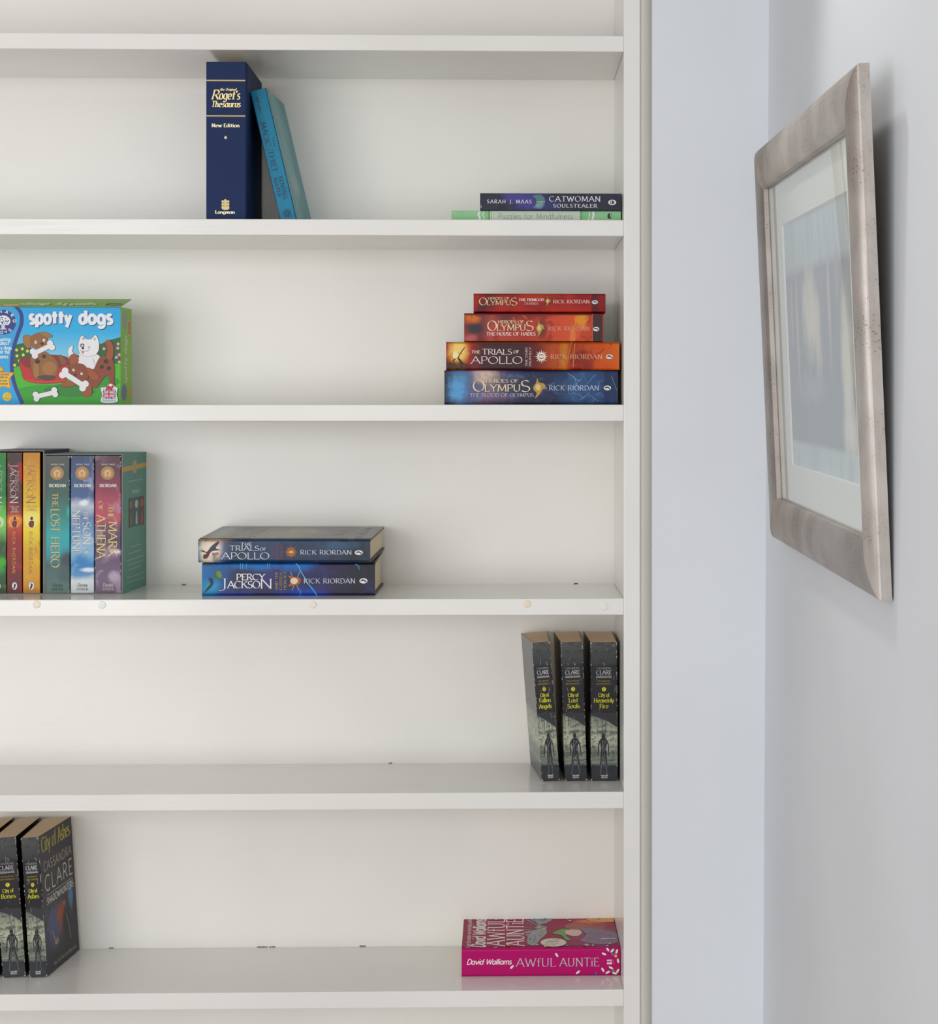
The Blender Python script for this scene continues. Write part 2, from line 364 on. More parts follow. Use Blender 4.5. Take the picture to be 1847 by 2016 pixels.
class Print:
    """flat print lying on one face: rect is that face in the units the marks are given in, y downwards"""
    def __init__(s, rect, O, A, B, N):
        s.r = rect; s.O, s.A, s.B, s.N = Vector(O), Vector(A), Vector(B), Vector(N); s.q = {0: [], 1: []}; s.layer = 1; s.clip = True
    def P(s, x, y, lv=0):
        x0, y0, x1, y1 = s.r; a = (x-x0)/(x1-x0); b = (y1-y)/(y1-y0)
        if s.clip: a = min(max(a, 0), 1); b = min(max(b, 0), 1)
        return s.O+s.A*a+s.B*b+s.N*(EPS*(s.layer+lv*.16))
    def add(s, polys, m, ch=0):
        for p in polys:
            p, lv = p if isinstance(p, tuple) else (p, 0)
            s.q[ch].append(([s.P(*q, lv) for q in p], m))
        s.layer += 1
    def poly(s, pts, c, **k): s.add([pts], c if not isinstance(c, tuple) else ink(c, **k))
    def ell(s, cx, cy, rx, ry, c, rot=0, n=22, out=None, ow=2):
        def E(rx, ry): return [(cx+rx*math.cos(t)*math.cos(R(rot))-ry*math.sin(t)*math.sin(R(rot)), cy+rx*math.cos(t)*math.sin(R(rot))+ry*math.sin(t)*math.cos(R(rot))) for t in [2*math.pi*i/n for i in range(n)]]
        if out: s.poly(E(rx+ow, ry+ow), out)
        s.poly(E(rx, ry), c)
    def ring(s, cx, cy, r0, r1, c, a0=0, a1=360, n=28, ry=1):
        A = [R(a0+(a1-a0)*i/n) for i in range(n+1)]
        s.add([[(cx+r0*math.cos(A[i]), cy+ry*r0*math.sin(A[i])), (cx+r1*math.cos(A[i]), cy+ry*r1*math.sin(A[i])), (cx+r1*math.cos(A[i+1]), cy+ry*r1*math.sin(A[i+1])), (cx+r0*math.cos(A[i+1]), cy+ry*r0*math.sin(A[i+1]))] for i in range(n)], ink(c))
    def blob(s, pts, c, out=None, ow=3):
        n = len(pts); sm = []
        for i in range(n):
            p0, p1, p2, p3 = (pts[(i+j-1) % n] for j in range(4))
            for t in (0, .25, .5, .75):
                sm.append(tuple(.5*((2*p1[k])+(-p0[k]+p2[k])*t+(2*p0[k]-5*p1[k]+4*p2[k]-p3[k])*t*t+(-p0[k]+3*p1[k]-3*p2[k]+p3[k])*t**3) for k in (0, 1)))
        if out:
            k = len(sm); ar = sum(sm[i][0]*sm[(i+1) % k][1]-sm[(i+1) % k][0]*sm[i][1] for i in range(k)); sg = 1 if ar > 0 else -1; o2 = []
            for i in range(k):
                a, b = sm[i-1], sm[(i+1) % k]; dx, dy = b[0]-a[0], b[1]-a[1]; l = math.hypot(dx, dy) or 1
                o2.append((sm[i][0]+sg*dy/l*ow, sm[i][1]-sg*dx/l*ow))
            s.poly(o2, out)
        s.poly(sm, c)
    def rect(s, x0, y0, x1, y1, c): s.poly([(x0, y1), (x1, y1), (x1, y0), (x0, y0)], c)
    def line(s, pts, wd, c):
        s.add(ribbon(pts, lambda dx, dy: wd), c if not isinstance(c, tuple) else ink(c))
    def text(s, t, start, end, cap, c, thick=None, style='serif', slant=0, sp=.12, shadow=None, off=(2, 2), metal=0, rough=.38):
        dx, dy = end[0]-start[0], end[1]-start[1]; L = math.hypot(dx, dy); dx /= L; dy /= L; ux, uy = dy, -dx
        pol = text_polys(t, L, cap, thick or cap*.15, style, slant, sp)
        tr = lambda o: [([(start[0]+x*dx+y*ux+o[0], start[1]+x*dy+y*uy+o[1]) for x, y in p], lv) for p, lv in pol]
        if shadow: s.add(tr(off), ink(shadow), 1)
        s.add(tr((0, 0)), ink(c, rough, metal), 1)
    def build(s, parent, names=('cover_art', 'lettering')):
        for ch in (0, 1):
            Q = s.q[ch]; n = len(Q)
            if not n: continue
            bx = []
            for v, m in Q:
                lo = [min(c[i] for c in v) for i in range(3)]; hi = [max(c[i] for c in v) for i in range(3)]
                bx.append((lo, hi, max(hi[i]-lo[i] for i in range(3))))
            par = list(range(n))
            def find(i):
                while par[i] != i: par[i] = par[par[i]]; i = par[i]
                return i
            for i in range(n):               # marks that stand apart become pieces of their own
                for j in range(i):
                    if find(i) == find(j): continue
                    a, b = bx[i], bx[j]; g = 0
                    for k in range(3): d = max(0, a[0][k]-b[1][k], b[0][k]-a[1][k]); g += d*d
                    if g <= max(.017, .4*max(a[2], b[2]))**2: par[find(i)] = find(j)
            groups = {}
            for i in range(n): groups.setdefault(find(i), []).append(Q[i])
            for ps in groups.values():
                V, Fs, MI, ms = [], [], [], []
                for v, m in ps:
                    if m not in ms: ms.append(m)
                    k = len(V); V += v; Fs.append(tuple(range(k, k+len(v)))); MI.append(ms.index(m))
                mesh(names[ch], V, Fs, ms, parent, MI)

# ------------------------------------------------------------------ books
def book(name, label, loc, W, H, D, lying, hard, spine, boards, page, lean=0, yaw=0, pitch=0, fan0=0, fan1=0, edge=None, group=None, round_=None):
    """corner of the book at the spine's lower left; x along the shelf, z up, y into the shelf"""
    root = tag(empty(name, loc, (R(pitch), R(lean), R(-yaw))), label, 'book', group)
    T, L = (H, W) if lying else (W, H)
    bt = .0026 if hard else .0006; r = round_ if round_ else (.0035 if hard else .0011); sq = .003 if hard else .0004
    f0 = lambda d: -fan0*d/D; f1 = lambda d: T+fan1*d/D
    o = [(f0(D), D, 1)]
    if hard: o += [(f0(.013), .013, 1), (f0(.009)+.0012, .009, 1), (f0(.006)+.0006, .006, 1)]
    n = 5
    for i in range(n+1):
        a = R(90*i/n); o.append((r-r*math.cos(a), r-r*math.sin(a), 0))
    for i in range(n+1):
        a = R(90*i/n); o.append((T-r+r*math.sin(a), r-r*math.cos(a), 2 if i == n else 0))
    if hard: o += [(f1(.006)-.0006, .006, 2), (f1(.009)-.0012, .009, 2), (f1(.013), .013, 2)]
    o += [(f1(D), D, 2)]
    k = len(o); inner = []
    for i in range(k):
        a, b = o[max(i-1, 0)], o[min(i+1, k-1)]; dx, dy = b[0]-a[0], b[1]-a[1]; l = math.hypot(dx, dy)
        inner.append((o[i][0]-dy/l*bt, o[i][1]+dx/l*bt))
    M = (lambda t, d, l: (l, d, t)) if lying else (lambda t, d, l: (t, d, l))
    V = []; Fc = []; MI = []; UV = []
    for l in (0, L):
        V += [M(p[0], p[1], l) for p in o]; V += [M(p[0], p[1], l) for p in inner]
    def uvp(p, l, m):
        if m == 0: q = (min(max(p[0]/T, 0), 1), l/L); return (q[1], q[0]) if lying else q
        return (l/L, p[1]/D) if lying else (p[1]/D, l/L)
    for i in range(k-1):
        m = o[i][2] if o[i][2] == o[i+1][2] else max(o[i][2], o[i+1][2]) if 0 not in (o[i][2], o[i+1][2]) else 0
        Fc.append((i, i+1, 2*k+i+1, 2*k+i)); MI.append(m); UV.append([uvp(o[i], 0, m), uvp(o[i+1], 0, m), uvp(o[i+1], L, m), uvp(o[i], L, m)])
        Fc.append((k+i+1, k+i, 3*k+i, 3*k+i+1)); MI.append(3); UV.append([(0, 0)]*4)
        Fc.append((i+1, i, k+i, k+i+1)); MI.append(3); UV.append([(0, 0)]*4)
        Fc.append((2*k+i, 2*k+i+1, 3*k+i+1, 3*k+i)); MI.append(3); UV.append([(0, 0)]*4)
    for i in (0, k-1):
        Fc.append((i, 2*k+i, 3*k+i, k+i)); MI.append(3); UV.append([(0, 0)]*4)
    if lying: Fc = [f[::-1] for f in Fc]; UV = [u[::-1] for u in UV]
    cv = mesh('cover', V, Fc, [spine, boards[0], boards[1], edge or ink((60, 58, 58), .7)], root, MI, UV)
    e = .0003; d0 = bt+.001; d1 = D-sq
    pv = [M(t, d, l) for l in (sq, L-sq) for t, d in ((f0(d0)+bt+e, d0), (f1(d0)-bt-e, d0), (f1(d1)-bt-e, d1), (f0(d1)+bt+e, d1))]
    pf = [(3, 2, 1, 0), (4, 5, 6, 7), (0, 1, 5, 4), (1, 2, 6, 5), (2, 3, 7, 6), (3, 0, 4, 7)]
    if lying: pf = [f[::-1] for f in pf]
    mesh('page_block', pv, pf, [page], root)
    def sp(rect): return Print(rect, (0, 0, 0), (W, 0, 0), (0, 0, H), (0, -1, 0))
    return root, cv, sp
def spine_box(px0, py0, px1, py1, y):
    a, b = at(px0, py1, y), at(px1, py0, y); return a, b.x-a.x, b.z-a.z
DARK = ink((30, 30, 34), .4)
def oval_bird(p, cx, cy, rx, ry, up=False):
    """publisher's oval with a bird"""
    p.ell(cx, cy, rx+rx*.07, ry+ry*.07, (30, 32, 40)); p.ell(cx, cy, rx, ry, (236, 236, 236))
    if up: p.blob([(cx-rx*.1, cy-ry*.75), (cx+rx*.45, cy-ry*.45), (cx+rx*.35, cy), (cx+rx*.1, cy+ry*.5), (cx-rx*.5, cy+ry*.75), (cx-rx*.35, cy+ry*.1), (cx-rx*.1, cy-ry*.2)], (28, 30, 40))
    else: p.blob([(cx-rx*.75, cy-ry*.05), (cx-rx*.3, cy-ry*.5), (cx+rx*.2, cy-ry*.45), (cx+rx*.75, cy+ry*.3), (cx+rx*.55, cy+ry*.55), (cx+rx*.1, cy-ry*.02), (cx-rx*.4, cy+ry*.1)], (28, 30, 40))
GOLD = (226, 200, 140)
def stand(px0, px1, pytop, y, S, crop):
    """size and place of a book whose spine shows between px0 and px1 and whose top shows at pytop"""
    a, b = at(px0, pytop, y), at(px1, pytop, y); s, c = math.sin(YAW), math.cos(YAW)
    dep = a.x*s+(y+DIST)*c; pyb = VPY-(S-EYE)*F_PX/dep; cx, cy, k = crop
    return Vector((a.x, y, S)), b.x-a.x, a.z-S, ((px0-cx)*k, (pytop-cy)*k, (px1-cx)*k, (pyb-cy)*k)

# ---- upper shelf: navy thesaurus
CR = (380, 100, 5.45)
loc, W, H, rc = stand(405.7, 485, 121.6, .030, S2, CR)
NAVY = art('navy_cloth', (36, 54, 98), [('n', 900, .4, .7, (44, 64, 112), .5)], .6)
r, cv, sp = book('hardback_book', 'thick navy blue hardback with gold lettering standing on the upper shelf', loc, W, H, .168, False, True, NAVY, (NAVY, NAVY), PG_UP, edge=NAVY, round_=.0022)
p = sp(rc); GM = dict(metal=.55, rough=.35)
for y in (317, 698):
    p.rect(144, y-10, 562, y+11, (120, 110, 92)); p.line([(144, y), (562, y)], 9, (240, 220, 165))
GT = (243, 224, 170)
p.text('the Original', (290, 425), (462, 425), 24, GT, 6, slant=.25, **GM)
p.text('R', (196, 520), (272, 520), 100, GT, 15, slant=.25, **GM)
p.text("oget's", (278, 520), (500, 520), 92, GT, 14, slant=.22, **GM)
p.text('Thesaurus', (196, 603), (506, 603), 64, GT, 11, slant=.22, **GM)
p.text('New Edition', (203, 818), (497, 818), 36, (238, 226, 190), 9, **GM)
p.poly([(350, 950), (368, 930), (350, 910), (332, 930)], (240, 226, 185))
for i in range(3):
    for j in range(3): p.blob([(309+i*28, 1606+j*30-(10 if i == 1 else 0)), (331+i*28, 1606+j*30-(10 if i == 1 else 0)), (332+i*28, 1628+j*30), (309+i*28, 1628+j*30)], GT)
p.blob([(308, 1684), (388, 1684), (374, 1704), (330, 1706)], GT)
p.text('Longman', (240, 1746), (446, 1746), 32, (244, 232, 196), 8, **GM)
p.build(cv, ('gilt_ornament', 'lettering'))

# ---- turquoise paperback leaning on it
TEAL = art('turquoise_spine', (0, 146, 184), [('n', 60, .45, .8, (0, 120, 160), .6), ('n', 14, .5, .65, (40, 185, 210), .5, (1, 1, .2)), ('r', 0, .05, 0, 1, (20, 70, 100), .7), ('r', .95, 1, 0, 1, (20, 60, 90), .8)], .3)
TEALC = art('turquoise_cover', (110, 176, 184), [('n', 22, .4, .7, (150, 200, 200), .8, (1, 1, .35)), ('n', 40, .55, .75, (60, 140, 155), .6, (1, 1, .3)), ('b', .5, .3, .25, .12, (190, 210, 205), .7)], .3)
pl = at(553.5, 432, .072)
r, cv, sp = book('paperback_book', 'turquoise paperback tilted against the thick navy hardback', (pl.x, .072, S2), .0232, .193, .150, False, False, TEAL, (TEALC, TEALC), PG_UP, lean=-13.2, yaw=1.0, fan1=.006, edge=ink((16, 60, 84)))
p = sp((0, 0, 178, 1445)); DT = (14, 62, 92)
p.line([(58, 60), (62, 110), (58, 180), (66, 250)], 8, (24, 50, 70)); p.line([(50, 80), (76, 96)], 7, (24, 50, 70)); p.line([(52, 110), (80, 130)], 6, (24, 50, 70)); p.line([(54, 190), (72, 210)], 6, (24, 50, 70))
p.text('MAGIC', (32, 350), (32, 610), 58, DT, 9); p.text('THE', (112, 520), (112, 640), 28, DT, 6)
p.text('THIEF', (38, 655), (38, 900), 62, DT, 9, sp=.08); p.text('KENDALL', (92, 950), (92, 1200), 42, DT, 8); p.text('KULPER', (34, 955), (34, 1155), 40, DT, 8)
p.line([(10, 640), (150, 668)], 4, DT)
p.ring(92, 1345, 36, 43, DT); p.ring(92, 1345, 16, 23, DT); 
for i in range(5): p.ring(92+20*math.cos(i*1.257), 1345+20*math.sin(i*1.257), 8, 12, DT, n=10)
p.build(cv)

# ---- pair lying at the right of the same shelf
CR = (860, 360, 4.198)
loc, W, H, rc = stand(889, 1222.5, 414.6, .035, S2, CR); zt = loc.z+H
MINT = art('mint_spine', (166, 214, 168), [('n', 40, .4, .7, (178, 222, 178), .6), ('r', .219, .768, 0, 1, (218, 226, 212), 1), ('r', .217, .227, 0, 1, (120, 190, 130), 1), ('r', .758, .772, 0, 1, (130, 196, 138), 1), ('r', .235, .238, 0, 1, (150, 200, 155), 1)], .4)
r, cv, sp = book('paperback_book', 'thin mint green paperback lying directly on the upper shelf', loc, W, H, .16, True, False, MINT, (MINT, MINT), PG_LIE, edge=ink((60, 90, 66)))
p = sp(rc); p.text('Puzzles for Mindfulness', (508, 296), (1128, 296), 44, (116, 170, 148), 4, 'sans')
for x, wd in ((350, 15), (385, 7), (1255, 7), (1287, 16)): p.line([(x+6, 236), (x-7 if x < 700 else x+8, 262), (x+4, 282), (x+6 if x < 700 else x-4, 312)], wd, (244, 248, 244))
p.blob([(1412, 262), (1420, 250), (1436, 252), (1430, 268), (1440, 290), (1424, 292), (1412, 284)], (40, 62, 44)); p.line([(1443, 250), (1443, 290)], 3, (70, 110, 74))
p.build(cv)
a, b = at(945.3, 0, .03), at(1224, 0, .03); H2 = at(945, 380.7, .03).z-zt
NIGHT = art('slate_purple_spine', (60, 60, 78), [('n', 60, .4, .7, (50, 50, 64), .7), ('b', .33, .6, .2, .9, (88, 84, 158), .9), ('b', .24, .9, .1, .6, (96, 90, 170), .6), ('b', .5, .3, .12, .5, (70, 74, 130), .6), ('n', 200, .6, .75, (110, 106, 150), .35)], .35)
r, cv, sp = book('paperback_book', 'dark slate purple paperback resting on the thin mint green one', (a.x, .03, zt+.0003), b.x-a.x, H2, .135, True, False, NIGHT, (DARK, DARK), PG_LIE)
p = sp((358, 87, 1528, 230)); C = (226, 226, 236)
p.blob([(795, 108), (862, 100), (896, 150), (866, 216), (795, 206), (820, 180), (822, 140)], (108, 132, 158)); p.blob([(822, 114), (858, 110), (880, 150), (830, 150)], (92, 150, 120)); p.blob([(832, 162), (880, 160), (858, 204), (816, 200)], (136, 168, 168)); p.line([(820, 155), (892, 155)], 3, (170, 196, 196))
p.text('SARAH J. MAAS', (416, 172), (782, 172), 30, C, 5.5, sp=.3); p.text('CATWOMAN', (930, 155), (1352, 155), 44, C, 7, sp=.16); p.text('SOULSTEALER', (962, 206), (1324, 206), 30, C, 6, sp=.2)
p.ell(1450, 162, 33, 23, (236, 236, 236)); p.ring(1450, 162, 13, 19, (40, 40, 50), 60, 300, ry=.8); p.ell(1456, 162, 10, 12, (40, 40, 50))
p.poly([(362, 210), (372, 210), (366, 180)], (190, 186, 180))
p.build(cv)

# ---- pile of four under it
CR = (860, 560, 4.6175); y0 = .040
loc, W, H, rc = stand(875, 1217, 729, y0, S3, CR)
BLOOD = art('blue_lightning_spine', (52, 84, 140), [('g', 'u', [(0, (50, 56, 84)), (.09, (104, 140, 180)), (.17, (108, 110, 150)), (.27, (150, 128, 144)), (.36, (86, 82, 116)), (.5, (48, 54, 84)), (.62, (44, 58, 94)), (.75, (70, 104, 152)), (.87, (58, 88, 136)), (1, (38, 54, 92))], .12),
  ('b', .075, .45, .075, .5, (120, 186, 236), .85, .6, 120), ('b', .23, .85, .1, .35, (230, 204, 186), .9), ('b', .3, .15, .14, .25, (150, 112, 150), .7), ('n', 90, .54, .68, (110, 150, 200), .4, (1, 1, 1.5)), ('b', .5, .05, .5, .2, (34, 40, 70), .7), ('b', .62, .95, .25, .3, (40, 48, 84), .7), ('r', .918, .958, 0, 1, (36, 56, 96), .75)], .3)
r, cv, sp = book('hardback_book', 'thick blue hardback with lightning on its spine, bottom of the right-hand pile of four', loc, W, H, .16, True, True, BLOOD, (ink((40, 56, 96)), ink((40, 56, 96))), PG_LIE, edge=ink((40, 48, 74)))
p = sp(rc)
def bolt(p, x, y, dx, dy, n, wd, c):
    pts = [(x, y)]
    for i in range(n): x += dx*(.5+random.random()); y += dy*(.5+random.random())+random.uniform(-1, 1)*abs(dx)*.5; pts.append((x, y))
    p.line(pts, wd, c)
for q in ((1190, 800, 14, 8, 8, 2.2), (1240, 830, 8, 22, 7, 2.6), (1320, 850, -12, 16, 6, 2), (1230, 980, 18, 12, 8, 2.2), (1360, 900, 14, -9, 7, 2), (1380, 1000, 16, 9, 6, 2), (1300, 1050, 18, -14, 5, 2), (1590, 830, 10, 20, 5, 2), (1160, 900, 10, 18, 5, 1.8)): bolt(p, *q, (170, 206, 240))
def olympus(p, x0, x1, yb, cap, ytop, sub=None, c=(246, 232, 196), sh=(60, 30, 30)):
    w = x1-x0
    p.text('O', (x0, yb), (x0+w*.2, yb), cap*1.55, c, cap*.2, shadow=sh, off=(4, 4))
    p.text('LYMPU', (x0+w*.2, yb), (x0+w*.83, yb), cap*.98, c, cap*.15, shadow=sh, off=(4, 4), sp=.04)
    p.text('S', (x0+w*.83, yb+cap*.05), (x1, yb+cap*.05), cap*1.6, c, cap*.2, shadow=sh, off=(4, 4))
    p.text('HEROES OF', (x0+w*.23, ytop), (x0+w*.79, ytop), cap*.48, c, cap*.09, shadow=sh, off=(3, 3), sp=.06)
def helmet(p, x0, x1, y0, y1):
    w, h = x1-x0, y1-y0
    p.blob([(x0+w*.32, y0), (x0+w*.42, y0+h*.2), (x0+w*.85, y0+h*.28), (x0+w*.98, y0+h*.46), (x0+w*.7, y0+h*.62), (x0+w*.5, y0+h*.8), (x0+w*.14, y1), (x0+w*.26, y0+h*.74), (x0+w*.04, y0+h*.6), (x0, y0+h*.42), (x0+w*.2, y0+h*.26)], (206, 170, 104), out=(90, 60, 40), ow=3)
    p.blob([(x0+w*.3, y0+h*.3), (x0+w*.6, y0+h*.42), (x0+w*.45, y0+h*.62), (x0+w*.15, y0+h*.5)], (236, 214, 160))
    p.line([(x0+w*.7, y0+h*.45), (x0+w*1.1, y0+h*.5)], h*.05, (170, 160, 160)); p.line([(x0+w*.7, y0+h*.55), (x0+w*1.1, y0+h*.58)], h*.05, (120, 100, 100))
olympus(p, 330, 848, 972, 64, 892); p.text('THE BLOOD OF OLYMPUS', (302, 1022), (878, 1022), 32, (198, 200, 218), 5, sp=.08, shadow=(40, 40, 70))
helmet(p, 878, 990, 850, 1035)
p.text('RICK RIORDAN', (1020, 962), (1474, 962), 44, (214, 224, 240), 5.5, sp=.14); oval_bird(p, 1551, 940, 34, 22)
p.build(cv); zt = loc.z+H

def over(px0, px1, pytop, y, z):
    a, b = at(px0, pytop, y), at(px1, pytop, y); return (a.x, y, z), b.x-a.x, a.z-z
FIRE = art('fire_orange_spine', (150, 50, 36), [('g', 'u', [(0, (190, 50, 34)), (.07, (250, 190, 90)), (.13, (190, 60, 40)), (.2, (96, 40, 46)), (.44, (72, 36, 44)), (.52, (120, 40, 34)), (.62, (200, 96, 52)), (.75, (176, 56, 40)), (.88, (214, 84, 48)), (1, (236, 130, 60))], .08),
  ('b', .07, .75, .075, .6, (255, 224, 150), .95), ('b', .08, .1, .1, .3, (40, 18, 16), .9), ('b', .01, .2, .05, .25, (50, 16, 14), .8), ('b', .85, .5, .2, .9, (226, 120, 60), .5, .9, 50), ('b', .78, .3, .1, .6, (140, 34, 30), .8, .8), ('b', .68, .5, .04, 1.2, (224, 150, 70), .7), ('b', .3, .95, .2, .3, (60, 26, 30), .7), ('n', 120, .6, .7, (90, 26, 24), .6), ('b', .33, .4, .22, .9, (66, 34, 44), .85, .3), ('r', 0, 1, .93, 1, (150, 96, 50), .5)], .28)
l2, W, H = over(878.4, 1219.5, 673, y0, zt+.0004)
r, cv, sp = book('hardback_book', 'orange and maroon hardback with fire on its spine, second from bottom in the right-hand pile', l2, W, H, .16, True, True, FIRE, (ink((70, 26, 26)), ink((90, 40, 30))), PG_LIE, edge=ink((60, 24, 22)))
p = sp((85, 521, 1660, 777)); C = (240, 226, 220)
p.line([(90, 735), (130, 715), (170, 735), (150, 690), (190, 660), (240, 720), (310, 750)], 14, (58, 28, 22)); p.line([(140, 640), (175, 665), (200, 655), (225, 610), (255, 570)], 9, (110, 50, 30)); p.line([(190, 660), (215, 700), (235, 760)], 16, (58, 28, 22)); p.ell(170, 640, 26, 34, (255, 240, 190))
def sunburst(p, cx, cy, r0, r1, c, n=16):
    for i in range(n):
        a = 2*math.pi*i/n; rr = r1 if i % 2 == 0 else r1*.82; d = .13
        p.poly([(cx+r0*math.cos(a-d), cy+r0*math.sin(a-d)), (cx+rr*math.cos(a), cy+rr*math.sin(a)), (cx+r0*math.cos(a+d), cy+r0*math.sin(a+d))], c); p.layer -= 1
    p.layer += 1; p.ring(cx, cy, r0*.62, r0*1.02, c)
p.text('THE', (316, 626), (392, 626), 26, C, 6); p.text('TRIALS', (412, 636), (682, 636), 50, C, 8, sp=.06); p.text('OF', (698, 624), (745, 624), 26, C, 6)
p.text('APOLLO', (314, 718), (776, 718), 64, C, 9, sp=.06, shadow=(80, 30, 40), off=(3, 3))
p.text('THE DARK', (824, 742), (824, 570), 20, (226, 200, 196), 4); p.text('PROPHECY', (858, 742), (858, 570), 20, (226, 200, 196), 4)
sunburst(p, 950, 655, 36, 66, (246, 236, 226)); p.blob([(926, 655), (950, 640), (974, 655), (950, 668)], (246, 236, 226))
p.text('RICK RIORDAN', (1034, 676), (1504, 676), 42, (236, 196, 172), 5, sp=.16)
for q in ((1190, 700, 8, -30, 5, 7), (1240, 750, 3, -34, 6, 9)): bolt(p, *q, (214, 140, 64))
for q in ((1440, 640, 22, -12, 4, 5), (1330, 720, 26, 10, 5, 4), (1400, 600, 10, 24, 4, 5)): bolt(p, *q, (104, 28, 26))
oval_bird(p, 1570, 655, 32, 22); p.build(cv); zt = l2[2]+H

HADES = art('coral_spine', (206, 84, 66), [('g', 'u', [(0, (170, 70, 60)), (.12, (120, 60, 60)), (.2, (196, 90, 80)), (.45, (190, 72, 62)), (.6, (222, 96, 76)), (.8, (232, 110, 80)), (1, (190, 70, 56))], .06),
  ('b', .06, .85, .08, .3, (236, 140, 60), .9), ('b', .07, .45, .09, .28, (56, 50, 60), .95), ('b', .05, .12, .07, .2, (206, 110, 110), .9), ('b', .3, .95, .12, .4, (76, 34, 40), .8), ('b', .56, .45, .06, .5, (70, 36, 40), .7), ('b', .84, .8, .06, .5, (250, 190, 100), .6), ('b', .5, 1, .2, .3, (130, 36, 36), .7), ('n', 70, .55, .7, (150, 40, 40), .6), ('b', .78, .2, .03, .5, (250, 170, 110), .5),
  ('r', .925, .994, 0, 1, (48, 44, 50), .92), ('r', 0, 1, .93, 1, (110, 26, 24), .9), ('r', 0, 1, 0, .03, (80, 20, 20), .8), ('r', .918, .924, 0, 1, (200, 120, 100), .8)], .25)
l3, W, H = over(914, 1188, 616.7, y0+.002, zt+.0004)
r, cv, sp = book('paperback_book', 'coral red paperback with black-banded spine, third from bottom in the right-hand pile', l3, W, H, .135, True, False, HADES, (ink((96, 24, 24)), ink((110, 26, 26))), PG_LIE, edge=ink((90, 24, 24)))
p = sp((250, 262, 1515, 515)); p.text('RICK RIORDAN', (1016, 416), (1388, 416), 38, (222, 176, 170), 4.5, sp=.14)
olympus(p, 462, 880, 416, 56, 352, c=(246, 230, 200), sh=(90, 26, 30)); p.text('THE HOUSE OF HADES', (452, 460), (898, 460), 30, (244, 226, 222), 6, sp=.08)
helmet(p, 905, 975, 322, 474); oval_bird(p, 1450, 402, 28, 20)
for q in ((690, 300, 8, 16, 4, 5), (780, 280, 10, 12, 4, 6)): bolt(p, *q, (226, 150, 90))
for q in ((1270, 290, -6, 24, 4, 4), (1380, 300, -10, 14, 4, 4)): bolt(p, *q, (250, 190, 110))
p.build(cv); zt = l3[2]+H
DEMI = art('deep_red_spine', (160, 40, 40), [('n', 50, .4, .65, (196, 62, 46), .7), ('b', .12, .5, .1, .7, (96, 26, 32), .8), ('b', .06, .2, .06, .4, (70, 20, 28), .7), ('b', .7, .2, .2, .4, (200, 70, 44), .7), ('b', .55, .95, .3, .3, (200, 80, 50), .5), ('r', .893, .944, 0, 1, (92, 26, 32), .9), ('r', .944, 1, 0, 1, (140, 30, 32), .8)], .28)
l4, W, H = over(932.5, 1192.4, 577, y0+.002, zt+.0012)
r, cv, sp = book('hardback_book', 'small deep red hardback on top of the right-hand pile of four', l4, W, H-.0006, .13, True, True, DEMI, (ink((90, 22, 26)), ink((130, 30, 30))), PG_LIE, edge=ink((120, 28, 28)), round_=.0025)
p = sp((335, 78, 1535, 262)); p.text('RICK RIORDAN', (1058, 172), (1388, 172), 34, (246, 214, 204), 5, sp=.12)
olympus(p, 386, 732, 190, 46, 136, c=(240, 220, 176), sh=(90, 20, 26)); p.text('THE DEMIGOD', (745, 150), (975, 150), 24, (246, 232, 226), 5.5, sp=.1); p.text('DIARIES', (800, 186), (922, 186), 22, (226, 190, 184), 4, sp=.12)
helmet(p, 990, 1034, 112, 196); oval_bird(p, 1438, 161, 28, 19); p.build(cv)

# ---- hardbacks lying on the middle shelf
CR = (370, 1020, 4.505); y0 = .050
loc, W, H, rc = stand(397.7, 738.5, 1108.8, y0, S4, CR)
PERCY = art('blue_violet_spine', (40, 52, 120), [('g', 'u', [(0, (34, 122, 186)), (.1, (40, 104, 170)), (.2, (46, 50, 88)), (.35, (52, 50, 96)), (.5, (50, 54, 112)), (.62, (50, 48, 100)), (.78, (50, 44, 78)), (.9, (42, 40, 54)), (1, (38, 36, 46))], .08),
  ('b', .05, .2, .08, .4, (40, 180, 220), .7), ('b', .3, .98, .25, .3, (30, 130, 214), .9), ('b', .55, .95, .15, .3, (36, 130, 214), .8), ('b', .6, .02, .2, .3, (40, 80, 200), .9), ('b', .15, .02, .2, .2, (40, 70, 170), .7), ('b', .25, .55, .12, .4, (46, 42, 70), .7), ('n', 50, .5, .7, (70, 70, 150), .4)], .28)
r, cv, sp = book('hardback_book', 'bright blue and violet hardback lying on the middle shelf, beneath another hardback', loc, W, H, .168, True, True, PERCY, (ink((36, 36, 44)), ink((40, 40, 48))), PG_LIE, yaw=.4, fan1=.0075, edge=ink((36, 36, 44)))
p = sp(rc); C = (238, 238, 246)
for x in (465, 485, 520, 705, 725): p.line([(x, 402), (x, 452)], 6, (70, 180, 230))
p.ell(268, 505, 34, 48, (70, 110, 76), -25); p.ell(276, 500, 22, 34, (120, 150, 96), -25)
p.blob([(180, 540), (205, 530), (225, 545), (222, 590), (190, 630), (140, 670), (126, 690), (170, 620), (200, 580)], (26, 40, 66))
p.text('PERCY', (430, 550), (682, 550), 54, C, 10, sp=.05, shadow=(20, 20, 50), off=(3, 3)); p.text('J', (266, 628), (345, 628), 92, C, 12, shadow=(20, 20, 50), off=(3, 3)); p.text('ACKSO', (352, 622), (640, 622), 62, C, 10, sp=.03, shadow=(20, 20, 50), off=(3, 3)); p.text('N', (640, 626), (748, 626), 86, C, 11, shadow=(20, 20, 50), off=(3, 3))
for t, x in (('AND THE', 796), ('GREEK', 834), ('HEROES', 872)): p.text(t, (x, 638), (x, 478), 22, (186, 166, 90), 4)
